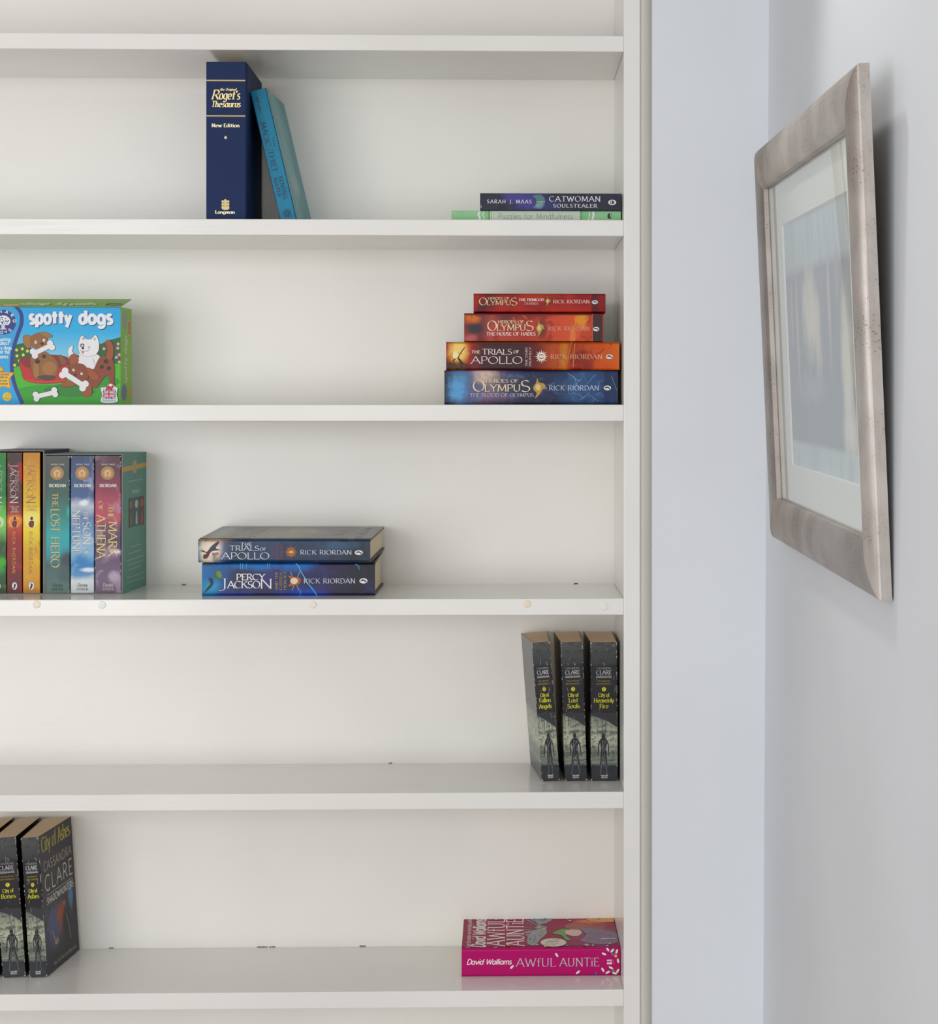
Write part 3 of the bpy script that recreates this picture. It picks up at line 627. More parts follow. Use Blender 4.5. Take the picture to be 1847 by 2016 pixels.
p.line([(910, 480), (985, 640)], 5, (196, 190, 190)); p.line([(990, 480), (925, 640)], 5, (196, 190, 190))
p.blob([(888, 512), (930, 520), (990, 530), (1000, 550), (990, 585), (940, 600), (890, 602), (920, 560)], (190, 110, 60), out=(70, 40, 30), ow=3); p.ell(942, 558, 34, 28, (236, 224, 200))
p.line([(958, 404), (985, 432), (998, 470), (1030, 520), (1060, 580), (1090, 610), (1120, 650), (1146, 690)], 7, (120, 214, 240)); p.line([(985, 640), (1005, 655), (990, 690)], 4, (130, 190, 240)); p.blob([(1480, 410), (1510, 415), (1526, 440), (1520, 465), (1508, 436)], (50, 130, 170))
p.text('RICK RIORDAN', (1028, 580), (1484, 580), 42, (220, 226, 238), 5.5, sp=.14); oval_bird(p, 1558, 559, 36, 24); p.rect(146, 402, 198, 420, (24, 34, 50))
p.build(cv); zt = loc.z+H
APO = art('navy_glow_spine', (44, 60, 90), [('g', 'u', [(0, (70, 130, 160)), (.03, (226, 206, 180)), (.1, (230, 220, 212)), (.15, (96, 110, 140)), (.2, (44, 62, 96)), (.45, (44, 74, 112)), (.6, (46, 62, 92)), (.72, (56, 74, 104)), (.9, (44, 52, 70)), (1, (58, 70, 84))], .06),
  ('b', .07, .5, .08, .5, (244, 234, 224), .8), ('b', .82, .75, .15, .3, (74, 108, 140), .7), ('b', .38, .9, .3, .3, (52, 76, 108), .7), ('b', .05, .98, .2, .14, (170, 130, 90), .8), ('b', .4, .02, .4, .2, (30, 60, 96), .8), ('n', 70, .5, .7, (36, 44, 66), .6)], .26)
APOT = art('brown_grey_jacket', (62, 58, 56), [('b', .42, .5, .3, .8, (150, 140, 112), .8), ('b', .55, .6, .2, .3, (196, 180, 160), .6), ('b', .3, .3, .2, .3, (120, 128, 96), .6), ('r', .05, .11, 0, 1, (140, 140, 138), .75), ('r', .865, .905, 0, 1, (152, 152, 152), .8), ('n', 30, .45, .7, (50, 46, 46), .5), ('r', 0, 1, 0, .05, (46, 40, 40), 1)], .22)
a, b = at(390.4, 1061, y0-.003), at(730.7, 1061, y0-.003)
r, cv, sp = book('hardback_book', 'navy hardback with a pale glow at its left end, lying on the bright blue hardback', (a.x, y0-.003, zt+.0006), b.x-a.x, .0335, .168, True, True, APO, (ink((46, 50, 60)), APOT), PG_LIE, yaw=3.2, pitch=2.7, edge=ink((44, 46, 52)), round_=.0045)
p = sp((92, 180, 1625, 398)); C = (222, 230, 240)
p.blob([(115, 290), (135, 280), (170, 295), (215, 240), (270, 200), (280, 215), (250, 262), (290, 280), (240, 285), (205, 300), (180, 345), (150, 362), (135, 345), (165, 310)], (96, 40, 50)); p.blob([(190, 270), (240, 225), (250, 262), (205, 296)], (60, 70, 84)); p.ell(156, 338, 20, 22, (92, 34, 36)); p.blob([(212, 310), (240, 305), (268, 300), (275, 318), (240, 340), (255, 356), (236, 354)], (176, 140, 120))
p.text('THE', (474, 238), (572, 238), 26, C, 5); p.text('TRIALS', (374, 284), (636, 284), 44, C, 7, sp=.06); p.text('OF', (644, 282), (698, 282), 24, C, 5)
p.text('APOLLO', (302, 362), (726, 362), 60, C, 8, sp=.06)
for t, x, y1 in (('THE', 770, 260), ('HIDDEN', 808, 215), ('ORACLE', 850, 220)): p.text(t, (x, 362), (x, y1), 22, (152, 58, 70), 4)
sunburst(p, 922, 296, 34, 62, (206, 122, 60)); p.ell(922, 296, 24, 24, (60, 44, 40)); p.blob([(900, 298), (922, 278), (945, 298), (922, 312)], (236, 190, 110))
p.text('RICK RIORDAN', (1004, 318), (1460, 318), 40, (222, 228, 236), 5.5, sp=.14); oval_bird(p, 1525, 300, 36, 22)
p.build(cv)
p = Print((0, 0, 241, 168), (0, 0, .0335), (b.x-a.x, 0, 0), (0, .168, 0), (0, 0, 1)); C = (146, 144, 138)
p.text('TRIALS', (52, 150), (52, 20), 14, C, 2.4); p.text('APOLLO', (74, 156), (74, 12), 18, C, 2.6); p.text('RICK', (196, 120), (196, 50), 12, C, 2.4); p.text('RIORDAN', (226, 150), (226, 20), 16, (150, 150, 148), 2.6)
p.build(cv, ('jacket_art', 'jacket_lettering'))

# ---- boxed sets on the middle shelf
CR = (0, 860, 5.6); y0 = .078
def slipcase(label, px0, px1, pytop, y, dep, mat, inner, skew):
    loc, W, H, rc = stand(px0, px1, pytop, y, S4, CR); t = .0016
    root = tag(empty('book_slipcase', loc), label, 'slipcase')
    v = []
    for yy, off, s in ((0, 0, 0), (dep, 0, skew), (0, t, 0), (dep-t, t, skew)):
        v += [(off+s*.5, yy, off), (W-off+s, yy, off), (W-off+s, yy, H-off), (off+s*.5, yy, H-off)]
    f = [(4, 5, 6, 7), (12, 13, 14, 15)]; mi = [0, 1]
    for i in range(4):
        j = (i+1) % 4; f += [(i, j, 4+j, 4+i), (8+i, 8+j, 12+j, 12+i), (i, j, 8+j, 8+i)]; mi += [0, 1, 2]
    o = mesh('case_shell', v, f, [mat, inner, ink((150, 150, 150), .7)], root, mi)
    return root, o, W, H, dep, skew
CASEB = art('navy_card', (52, 58, 92), [('n', 40, .45, .65, (66, 78, 112), .7)], .4)
CASET = art('teal_card', (118, 172, 160), [('n', 60, .4, .7, (128, 182, 168), .6)], .42)
CASEI = ink((24, 26, 30), .7)
slipcase('navy card slipcase at the far left of the middle shelf, holding narrow paperbacks', -24, 87, 886.5, y0, .142, CASEB, CASEI, .0025)
r, o, W, H, dep, skew = slipcase('teal card slipcase holding three wide fantasy paperbacks on the middle shelf', 87.6, 241.5, 893.5, y0+.0005, .150, CASET, CASEI, .007)
p = Print((0, 0, 140, 197), (W, 0, 0), (skew, dep, 0), (0, 0, H), (1, -skew/dep, 0))
p.poly([(0, 19), (140, 15), (140, 22), (0, 26)], (226, 190, 104)); p.ell(66, 20, 12, 10, (214, 184, 140)); p.ell(66, 20, 6, 5, (206, 190, 150)); p.ell(66, 33, 5, 4, (130, 140, 120))
for y, a0, a1 in ((40, 30, 112), (56, 50, 90), (134, 40, 100), (143, 34, 106), (152, 26, 114), (159, 26, 114), (166, 30, 100), (177, 24, 116), (184, 24, 116)): p.line([(a0, y), (a1, y-.5)], 1.6 if y != 56 else 5, (160, 200, 188))
for x0, c1, c2 in ((32, (38, 70, 66), (150, 110, 70)), (62, (60, 90, 110), (200, 214, 216)), (92, (110, 60, 60), (190, 110, 90))):
    p.rect(x0, 64, x0+26, 106, c1); p.ell(x0+13, 74, 9, 6, c2); p.blob([(x0+8, 102), (x0+18, 102), (x0+16, 86), (x0+11, 86)], c2)
p.build(o, ('case_art', 'lettering'))
def upright(label, px0, px1, pytop, spine, board, y=y0+.001, dep=.128, group=None):
    loc, W, H, rc = stand(px0, px1, pytop, y, S4, CR); loc.z += .0018
    r, cv, sp = book('paperback_book', label, loc, W, H-.0018, dep, False, False, spine, (board, board), PG_UP, group=group)
    return cv, sp((px0*5.6, (pytop-860)*5.6, px1*5.6, 1735))
def strip_book(label, px0, px1, spine, sub, tone, author, disc):
    cv, p = upright(label, px0, px1, 891, spine, DARK); x0 = px0*5.6; k = (px1-px0)*5.6/180
    X = lambda v: x0+v*k
    p.text('PERCY', (X(108), 372), (X(108), 610), 26*k, tone, 4, sp=.08); p.text('J', (X(34), 285), (X(34), 335), 92*k, tone, 7); p.text('ACKSO', (X(40), 345), (X(40), 660), 66*k, tone, 7, sp=.04); p.text('N', (X(36), 660), (X(36), 738), 96*k, tone, 8)
    for i, t in enumerate(sub): p.text(t, (X(38 if len(t) > 6 else 58), 782+i*19), (X(142 if len(t) > 6 else 122), 782+i*19), 13, tone, 2.4)
    p.ell(X(88), 945, 66*k, 66, disc); p.ring(X(88), 945, 54*k, 58*k, (250, 240, 190), 40, 330); p.ell(X(92), 905, 15*k, 20, (70, 26, 22)); p.blob([(X(70), 1000), (X(60), 965), (X(75), 935), (X(112), 935), (X(116), 970), (X(106), 1005)], (120, 36, 30))
    p.text('RICK RIORDAN', (X(64), 1052), (X(64), 1512), 34*k, author, 4, 'sans', sp=.22)
    p.ell(X(90), 1655, 29*k, 42, (240, 240, 236), out=(30, 30, 30), ow=2); p.blob([(X(86), 1625), (X(104), 1640), (X(100), 1660), (X(86), 1690), (X(74), 1680), (X(82), 1655)], (28, 30, 40)); p.build(cv)
GREEN = art('green_spine', (40, 130, 60), [('g', 'v', [(0, (24, 50, 34)), (.2, (40, 110, 50)), (.35, (50, 90, 50)), (.48, (150, 220, 130)), (.58, (120, 200, 100)), (.7, (46, 130, 70)), (1, (60, 140, 70))], .1), ('n', 60, .5, .7, (120, 200, 70), .5), ('b', .6, .2, .5, .08, (90, 200, 60), .7)], .28)
MAROON = art('maroon_fire_spine', (96, 24, 30), [('g', 'v', [(0, (100, 24, 28)), (.2, (130, 26, 32)), (.4, (170, 34, 34)), (.5, (220, 100, 40)), (.58, (150, 40, 36)), (.66, (84, 26, 34)), (1, (66, 34, 38))], .08), ('b', .9, .86, .25, .1, (190, 30, 40), .8), ('n', 70, .5, .7, (190, 50, 40), .5), ('b', .5, .515, .6, .06, (255, 190, 70), .7)], .28)
YELLOW = art('golden_spine', (226, 164, 50), [('g', 'v', [(0, (206, 140, 50)), (.12, (226, 170, 60)), (.3, (222, 180, 60)), (.46, (246, 226, 110)), (.55, (250, 236, 140)), (.62, (236, 200, 60)), (.8, (232, 176, 50)), (1, (214, 150, 56))], .08), ('n', 60, .5, .7, (236, 200, 90), .6), ('n', 40, .58, .7, (190, 110, 40), .5)], .28)
strip_book('narrow green paperback cut off by the left edge, in the navy slipcase', -21, 12.6, GREEN, ('AND THE', 'TITANS', 'CURSE'), (216, 230, 210), (190, 200, 110), (206, 236, 180))
strip_book('narrow maroon paperback with a fiery glow between the green and yellow ones', 13.4, 44.2, MAROON, ('AND THE', 'BATTLE', 'OF THE', 'LABYRINTH'), (226, 212, 206), (240, 180, 84), (240, 150, 60))
strip_book('narrow golden yellow paperback at the right end of the navy slipcase', 45, 79, YELLOW, ('AND THE', 'LAST', 'OLYMPIAN'), (132, 112, 90), (140, 110, 44), (250, 236, 150))
LOST = art('teal_cliff_spine', (60, 130, 130), [('g', 'v', [(0, (110, 140, 130)), (.08, (90, 120, 114)), (.2, (64, 104, 108)), (.3, (52, 168, 178)), (.42, (56, 180, 184)), (.58, (62, 140, 132)), (.72, (60, 100, 92)), (.85, (66, 84, 82)), (1, (84, 92, 90))], .06), ('b', .9, .24, .42, .1, (50, 62, 70), .95, .4), ('b', .85, .14, .45, .1, (66, 92, 92), .9, .4), ('b', .95, .6, .12, .06, (70, 190, 180), .7), ('r', .5, .53, 0, 1, (150, 170, 160), .35, 60, .5)], .25)
NEPT = art('blue_ice_spine', (110, 150, 196), [('g', 'v', [(0, (224, 228, 226)), (.09, (220, 226, 226)), (.13, (110, 160, 206)), (.2, (50, 140, 200)), (.3, (150, 196, 226)), (.45, (120, 160, 206)), (.55, (110, 140, 184)), (.64, (200, 210, 222)), (.7, (74, 104, 156)), (.85, (64, 90, 140)), (1, (58, 72, 112))], .08), ('b', .45, .22, .4, .1, (40, 136, 200), .9), ('b', .8, .17, .6, .025, (240, 246, 250), .9), ('b', .55, .655, .3, .03, (244, 246, 250), .9), ('n', 50, .5, .65, (206, 220, 236), .4, (1, 1, .7))], .25)
ATH = art('crimson_storm_spine', (120, 50, 80), [('g', 'v', [(0, (120, 100, 124)), (.12, (120, 100, 128)), (.25, (110, 84, 116)), (.38, (86, 62, 92)), (.48, (120, 80, 110)), (.53, (206, 96, 116)), (.66, (206, 90, 110)), (.75, (150, 56, 84)), (.85, (110, 50, 70)), (1, (80, 46, 60))], .08), ('n', 45, .5, .62, (196, 176, 196), .5), ('b', .5, .75, .9, .3, (150, 60, 86), .35), ('b', .8, .3, .3, .02, (250, 240, 250), .8), ('b', .75, .12, .3, .06, (210, 190, 206), .7), ('b', .5, .95, .8, .12, (86, 46, 62), .7)], .25)
def coin(p, cx, cy, r):
    p.ell(cx, cy, r, r, (186, 146, 104), out=(80, 56, 40), ow=3); p.ell(cx, cy, r*.66, r*.66, (206, 168, 122)); p.ring(cx, cy, r*.28, r*.4, (240, 224, 190), 140, 400); p.line([(cx-r*.45, cy+r*.42), (cx-r*.18, cy+r*.42), (cx-r*.24, cy+r*.2)], 8, (240, 224, 190)); p.line([(cx+r*.45, cy+r*.42), (cx+r*.18, cy+r*.42), (cx+r*.24, cy+r*.2)], 8, (240, 224, 190))
def worn(p, x0, x1, y0, y1, n, c=(214, 204, 190)):
    for i in range(n):
        s = random.random(); x = random.choice((x0+2, x1-2)); y = y0+(y1-y0)*s; h = random.uniform(4, 26); p.poly([(x-3, y), (x+2, y-h*.2), (x+3, y+h), (x-2, y+h*.8)], c); p.layer -= 1
    for x, y, a, b in ((x0, y1, 1, -1), (x1, y1, -1, -1), (x0, y0, 1, 1), (x1, y0, -1, 1)):
        p.poly([(x, y), (x+a*random.uniform(8, 18), y), (x, y+b*random.uniform(10, 30))], c); p.layer -= 1
    p.layer += 2
def wide(label, px0, px1, spine, num, lines, pub, tc=(230, 200, 140)):
    cv, p = upright(label, px0, px1, 897, spine, DARK, y0+.0015, .132); x0, x1 = px0*5.6, px1*5.6; c = (x0+x1)/2
    p.text(num, (c-68, 312), (c+76, 312), 14, (214, 216, 206), 3.2, 'sans', sp=.25); coin(p, c-4, 402, 76)
    p.text('RIORDAN', (c-90, 558), (c+92, 558), 34, (238, 236, 228), 6.5, sp=.08)
    for t, x, ya, yb, cap, th in lines: p.text(t, (x, ya), (x, yb), cap, tc, th, sp=.06, shadow=(40, 34, 40), off=(-3, 3))
    p.text('Disney', (c-56, 1664), (c+58, 1664), 34, pub, 5, 'sans', slant=.15, sp=.06); p.line([(c-62, 1678), (c+60, 1678)], 2.5, pub); p.text('HYPERION', (c-64, 1706), (c+62, 1706), 20, pub, 3.5)
    worn(p, x0+2, x1-2, 210, 1730, 14); p.build(cv)
wide('wide teal paperback with gold title, at the left in the teal slipcase', 88.6, 137.4, LOST, 'BOOK ONE', (('THE', 578, 622, 776, 60, 9), ('LOST', 560, 800, 1060, 96, 12), ('HERO', 560, 1110, 1450, 96, 12)), (36, 60, 62))
wide('wide pale blue and white paperback in the middle of the teal slipcase', 139, 185.4, NEPT, 'BOOK TWO', (('THE', 920, 828, 930, 44, 8), ('SON', 912, 945, 1200, 88, 11), ('OF', 926, 1232, 1318, 40, 7), ('NEPTUNE', 798, 815, 1310, 84, 11)), (110, 116, 120), (236, 232, 220))
wide('wide crimson and violet paperback at the right in the teal slipcase', 186.8, 238.4, ATH, 'BOOK THREE', (('OF', 1086, 712, 822, 46, 8), ('ATHENA', 1066, 868, 1352, 96, 12), ('THE', 1190, 770, 906, 62, 9), ('MARK', 1196, 940, 1330, 92, 12)), (220, 200, 196), (240, 214, 150))

# ---- black paperbacks of one series
FIG = art('figure_print', (50, 54, 58), [('n', 300, .46, .62, (112, 116, 114), .6, (1, 1, .6)), ('n', 700, .5, .6, (26, 28, 30), .5)], .3)
def clare(label, loc, W, num, lines, lean, fan0, fan1, seed, cover=None, H=.198, group='black paperbacks of one series'):
    random.seed(seed)
    SPN = art('black_photo_spine', (46, 46, 52), [('g', 'v', [(0, (44, 46, 50)), (.105, (52, 56, 60)), (.125, (130, 138, 130)), (.2, (150, 156, 142)), (.3, (196, 200, 180)), (.42, (160, 166, 150)), (.475, (120, 128, 122)), (.49, (42, 40, 46)), (.83, (46, 44, 50)), (.85, (70, 72, 74)), (1, (96, 98, 98))], .015),
        ('b', .75, .46, .5, .05, (50, 56, 60), .85, .6), ('b', .1, .2, .4, .05, (70, 84, 76), .6), ('n', 90, .48, .66, (60, 66, 64), .75, (1, 1, 2)), ('n', 260, .5, .64, (70, 76, 72), .5, (1, 1, .5)), ('b', .5, .26, .5, .06, (206, 208, 190), .5), ('n', 130, .66, .75, (190, 190, 184), .5), ('r', 0, 1, .49, .83, (42, 40, 46), .8), ('r', 0, .035, 0, 1, (206, 196, 180), .8, 160, .55), ('r', .965, 1, 0, 1, (206, 196, 180), .8, 160, .52)], .27, .05)
    CV = cover or art('black_gloss_cover', (40, 42, 46), [('n', 20, .4, .7, (60, 62, 66), .5)], .1, .6)
    r, cv, sp = book('paperback_book', label, loc, W, H, .13, False, False, SPN, (CV if cover is None else DARK, CV), PG_TAN, lean=lean, fan0=fan0, fan1=fan1, edge=ink((180, 150, 118), .7), group=group)
    w = W/H*1450; p = sp((0, 0, w, 1450)); c = w/2; YL = (226, 222, 70); k = min(1, w/240)
    q = lambda t, h, yb, cap, cl, th, st='serif': p.text(t, (c-h*k, yb), (c+h*k, yb), cap, cl, th, st, sp=.08)
    q('CASSANDRA', 76, 284, 22, (150, 150, 156), 3.2); q('CLARE', 78, 336, 40, (206, 206, 212), 6); p.line([(c-78*k, 350), (c+78*k, 350)], 2.5, (170, 170, 176)); q('SHADOWHUNTERS', 80, 372, 15, (196, 196, 200), 3.2, 'sans')
    q('THE MORTAL', 70, 414, 15, (170, 150, 70), 2.6); q('INSTRUMENTS', 78, 444, 15, (170, 150, 70), 2.6)
    p.ell(c, 492, 22*k, 22, YL); p.text(num, (c-6*k, 504), (c+6*k, 504), 24, (70, 66, 30), 3.5, 'sans')
    q('City of', 56, 572, 40, YL, 5.5)
    for t, h, yb in lines: q(t, h, yb, 44, YL, 6.5)
    # a figure before a pale facade
    for i in range(6): xx = w*random.uniform(.05, .9); p.line([(xx, 750+random.random()*60), (xx+random.uniform(-12, 12), 850+random.random()*160)], random.uniform(4, 10), random.choice(((120, 128, 124), (196, 198, 182), (96, 104, 102))))
    p.poly([(4, 738), (w-4, 738), (w-4, 850+random.random()*50), (w*.55, 800+random.random()*30), (4, 760)], (52, 54, 60))
    for i in range(7): y = 1020+i*38+random.random()*20; p.line(flow([(4, y), (w*.5, y-random.uniform(0, 14)), (w-4, y-random.uniform(0, 26))]), random.uniform(2, 6), random.choice(((90, 104, 92), (176, 180, 160), (112, 120, 110))))
    p.poly([(4, 1448), (w-4, 1448), (w-4, 1320), (w*.6, 1300), (4, 1280)], (44, 48, 54))
    x = c+w*random.uniform(-.04, .1); s = k; la, ra = random.uniform(-24, 6), random.uniform(-6, 24); st = random.uniform(-8, 14); D2 = (134, 138, 134)
    p.blob(flow([(x-13*s, 965), (x-20*s, 985), (x-16*s, 1005), (x+16*s, 1005), (x+20*s, 985), (x+13*s, 960)]), FIG) if seed % 2 else None
    p.ell(x, 975, 18*s, 26, FIG)
    p.blob([(x-12*s, 1000), (x+12*s, 1000), (x+38*s, 1022), (x+34*s, 1070), (x+26*s, 1120), (x+30*s, 1180), (x-30*s, 1180), (x-26*s, 1120), (x-34*s, 1070), (x-38*s, 1022)], FIG)
    p.line(flow([(x-36*s, 1030), (x-52*s, 1085), (x-50*s+la*s, 1140), (x-58*s+la*s, 1190)]), 13*s, FIG); p.line(flow([(x+36*s, 1030), (x+54*s, 1085), (x+44*s+ra*s, 1140), (x+52*s+ra*s, 1190)]), 13*s, FIG)
    for sg in (-1, 1):
        h = [(x+sg*14*s, 1165), (x+sg*(30+st)*s, 1270), (x+sg*(44+st*1.5)*s, 1385)]; u = []; d = []
        for (hx, hy), hw in zip(flow(h), [17-1.05*i for i in range(11)]): u.append((hx-hw*s, hy)); d.append((hx+hw*s, hy))
        p.poly(u+d[::-1], FIG); p.poly([(h[2][0]-9*s, 1375), (h[2][0]+9*s, 1375), (h[2][0]+(12+sg*8)*s, 1396), (h[2][0]-(12-sg*8)*s, 1396)], FIG)
        p.line(flow([(hx-sg*4*s, hy) for hx, hy in h]), 3.5*s, D2)
    p.line([(x-26*s, 1110), (x+32*s, 1030)], 4*s, (150, 152, 150)); p.line(flow([(x-8*s, 1020), (x-14*s, 1080), (x-8*s, 1150)]), 4*s, D2)
    q('WALKER', 36, 1400, 13, (214, 214, 214), 3, 'sans'); q('BOOKS', 32, 1420, 13, (214, 214, 214), 3, 'sans')
    for i in range(9):
        xx = random.uniform(8, w-8); yy = random.uniform(20, 900); p.line([(xx, yy), (xx+random.uniform(-14, 14), yy+random.uniform(10, 70))], 2, (196, 194, 188))
    worn(p, 2, w-2, 4, 1446, 26, (216, 204, 188)); p.build(cv); return r, cv
y0 = .0775
def foot(px, S, y): q = at(px, 1500, y); return (q.x, y, S)
def span(a, b, y): return at(b, 1500, y).x-at(a, 1500, y).x
clare('black glossy paperback leaning farthest left of the three below the screw caps', foot(1067, S5, y0), span(1067, 1102.5, y0), '4', (('Fallen', 74, 630), ('Angels', 82, 692)), -4.2, .014, 0, 1)
clare('black paperback in the middle of the three leaning at the right end of their shelf', foot(1112.2, S5, y0), span(1112.2, 1156, y0), '5', (('Lost', 50, 630), ('Souls', 66, 690)), -1.8, .006, 0, 2)
clare('black paperback with worn edges standing upright against the right side panel', foot(1163.8, S5, y0), span(1163.8, 1216.5, y0), '6', (('Heavenly', 104, 630), ('Fire', 46, 690)), -.3, .004, .001, 3)
ASHC = art('dark_blue_figure_cover', (56, 56, 64), [('b', .3, .32, .3, .22, (88, 98, 140), .85, .6), ('b', .84, .44, .1, .14, (100, 146, 190), .9, .5), ('b', .3, .2, .16, .1, (84, 88, 130), .7), ('b', .5, .08, .7, .12, (46, 46, 50), .8),
  ('b', .51, .37, .15, .11, (176, 84, 54), .95, .7, 110), ('b', .47, .27, .07, .07, (160, 74, 50), .9, .7, 110), ('b', .62, .42, .07, .03, (214, 130, 90), .7, .6, 110), ('b', .66, .27, .17, .16, (30, 30, 36), 1, .25, 60), ('b', .68, .15, .22, .12, (34, 34, 40), .9, .3, 60), ('b', .34, .19, .08, .03, (186, 142, 126), .9, .5, 90)], .4, 0)
r, cv = clare('black paperback showing its dark blue front cover, right of the pair at lower left', foot(58.6, S6, y0), span(58.6, 93.6, y0), '2', (('Ashes', 76, 632),), -3.7, 0, .016, 5, ASHC)
W = span(58.6, 93.6, y0); p = Print((0, 0, 130, 198), (W, 0, 0), (.016, .13, 0), (0, 0, .198), (1, -.123, 0)); C = (206, 198, 182)
p.text('City of Ashes', (9, 25), (121, 25), 21, (206, 190, 60), 2.6, sp=.1); p.text('CASSANDRA', (12, 53), (122, 53), 13, (190, 176, 160), 1.5, 'sans', sp=.2); p.text('CLARE', (13, 82), (122, 82), 22, (214, 206, 186), 2.2, 'sans', sp=.2); p.line([(18, 88), (120, 88)], .8, C); p.text('SHADOWHUNTERS', (16, 101), (122, 101), 9.5, (222, 218, 206), 1.6, 'sans', sp=.14)
p.line(flow([(86, 132), (94, 150), (99, 172)]), 1.4, (176, 170, 156)); p.line(flow([(30, 142), (36, 154), (42, 164)]), 1.6, (196, 176, 166))
p.text('New York Times bestselling series', (28, 191), (118, 191), 6, (166, 162, 154), .8)
p.build(cv, ('front_cover_art', 'front_cover_lettering'))
clare('black paperback standing left of the one with a dark blue front cover', foot(5.4, S6, y0), span(5.4, 51, y0), '1', (('Bones', 76, 632),), -4.1, 0, .003, 6)
clare('black paperback almost wholly cut off by the left edge on the lowest shelf in view', foot(-46, S6, y0), span(-46, -1.5, y0), ' ', (), -4.1, 0, .002, 8)

# ---- magenta hardback
CR = (880, 1780, 4.398); y0 = .065
loc, W, H, rc = stand(909, 1221, 1868, y0, S6, CR)
MAG = art('magenta_spine', (196, 26, 118), [('n', 700, .4, .7, (206, 40, 128), .5)], .32)
MAGC = art('crimson_jacket', (176, 52, 86), [('r', 0, 1, 0, .085, (176, 12, 100), 1), ('b', .87, .35, .22, .45, (150, 100, 140), .9, .5, 60), ('b', .85, .85, .16, .14, (236, 160, 110), .9, .5, 60), ('b', .82, .6, .2, .18, (190, 120, 110), .85, .5, 60), ('n', 40, .5, .7, (160, 44, 80), .4)], .5)
r, cv, sp = book('hardback_book', 'bright magenta hardback lying at the right end of the lowest shelf in view', loc, W, H, .165, True, True, MAG, (ink((150, 16, 86)), MAGC), PG_LIE, edge=ink((150, 20, 90)))
p = sp(rc); C = (244, 240, 240)
p.text('David Walliams', (170, 524), (556, 524), 46, C, 7, 'sans', slant=.28, sp=.06); p.text('AWfUL', (600, 546), (942, 546), 72, (214, 200, 214), 8, sp=.1, shadow=(130, 10, 80), off=(4, 4)); p.text('AUNTiE', (976, 546), (1318, 546), 72, (214, 200, 214), 8, sp=.1, shadow=(130, 10, 80), off=(4, 4))
def petal(p, x, y, r, a, c=(240, 236, 236)): p.ell(x, y, r, r*.42, c, a, 10, out=(110, 90, 100), ow=r*.1)
for x, y, a in ((562, 548, -45), (950, 446, 55), (1360, 440, 25), (1134, 598, -40), (1350, 578, 60), (1392, 600, -30), (1432, 412, -50), (1392, 400, 60), (1470, 420, -70), (1478, 590, -60), (1420, 560, 30), (1482, 500, 80), (1452, 608, 20)): petal(p, x, y, 22, a)
for x, y, c in ((1462, 458, (236, 214, 60)), (1436, 442, (80, 140, 190)), (1440, 584, (90, 170, 100)), (1466, 562, (220, 60, 50)), (1292, 608, (90, 110, 190))): p.ell(x, y, 12, 12, c)
p.rect(1386, 490, 1428, 530, (240, 226, 232)); p.rect(1436, 490, 1450, 530, (214, 80, 140)); p.rect(1402, 498, 1406, 524, (196, 26, 118)); p.poly([(1386, 504), (1428, 500), (1428, 508), (1386, 514)], (196, 26, 118)); p.build(cv)
p = Print((0, 0, 225, 165), (0, 0, H), (W, 0, 0), (0, .165, 0), (0, 0, 1))
p.text('From the number one bestselling author', (12, 158), (12, 6), 6.5, C, .9); p.text('David Walliams', (33, 158), (33, 10), 19, C, 3.6, 'sans', slant=.2, sp=.05); p.text('AWfUL', (61, 152), (61, 8), 25, (250, 240, 242), 4.2, sp=.1); p.text('AUNTiE', (89, 152), (89, 8), 25, (250, 240, 242), 4.2, sp=.1)
for i in range(9): a = R(150+i*12); p.poly([(118, 62), (118+48*math.cos(a)*.6-4, 62-70*math.sin(a)*-1), (118+52*math.cos(a)*.6+4, 66-72*math.sin(a)*-1)], ((150, 156, 160), (176, 182, 184), (128, 134, 140))[i % 3])
p.blob([(96, 100), (104, 74), (120, 66), (122, 90), (112, 120), (104, 150), (94, 140)], (166, 170, 174), out=(100, 104, 110), ow=1); p.blob([(102, 4), (132, 2), (128, 26), (114, 40), (106, 26)], (160, 166, 172), out=(100, 104, 110), ow=1); p.ell(115, 58, 9, 10, (140, 146, 152)); p.ell(112, 56, 3, 4, (226, 196, 70)); p.ell(119, 66, 3, 4, (226, 196, 70))
p.blob([(132, 90), (140, 74), (152, 66), (156, 84), (150, 104), (156, 122), (150, 124), (144, 100)], (110, 176, 90), out=(60, 110, 60), ow=1); p.blob([(150, 78), (166, 68), (174, 84), (168, 104), (154, 100)], (236, 206, 196)); p.blob([(150, 50), (170, 30), (182, 50), (176, 70), (156, 68)], (180, 84, 70)); p.blob([(172, 60), (200, 70), (224, 90), (222, 140), (196, 148), (170, 130), (180, 100)], (140, 110, 140)); p.blob([(186, 12), (224, 8), (224, 30), (204, 32), (190, 26)], (240, 170, 110)); p.line([(176, 90), (200, 96), (222, 110)], 2.5, (110, 90, 120)); p.line([(200, 120), (222, 118)], 5, (226, 200, 206))
for i in range(60): xx = random.choice((random.uniform(96, 120), random.uniform(176, 220))); yy = random.uniform(74, 140); p.line([(xx, yy), (xx+random.uniform(-3, 3), yy+random.uniform(4, 12))], .7, random.choice(((206, 210, 212), (110, 112, 118)) if xx < 140 else ((176, 140, 170), (100, 80, 110), (196, 150, 160)))); p.layer -= .9
for i in range(16): xx = random.uniform(104, 128); yy = random.uniform(6, 34); p.line([(xx, yy), (xx+random.uniform(-4, 4), yy+8)], .7, random.choice(((206, 210, 212), (110, 112, 118)))); p.layer -= .9
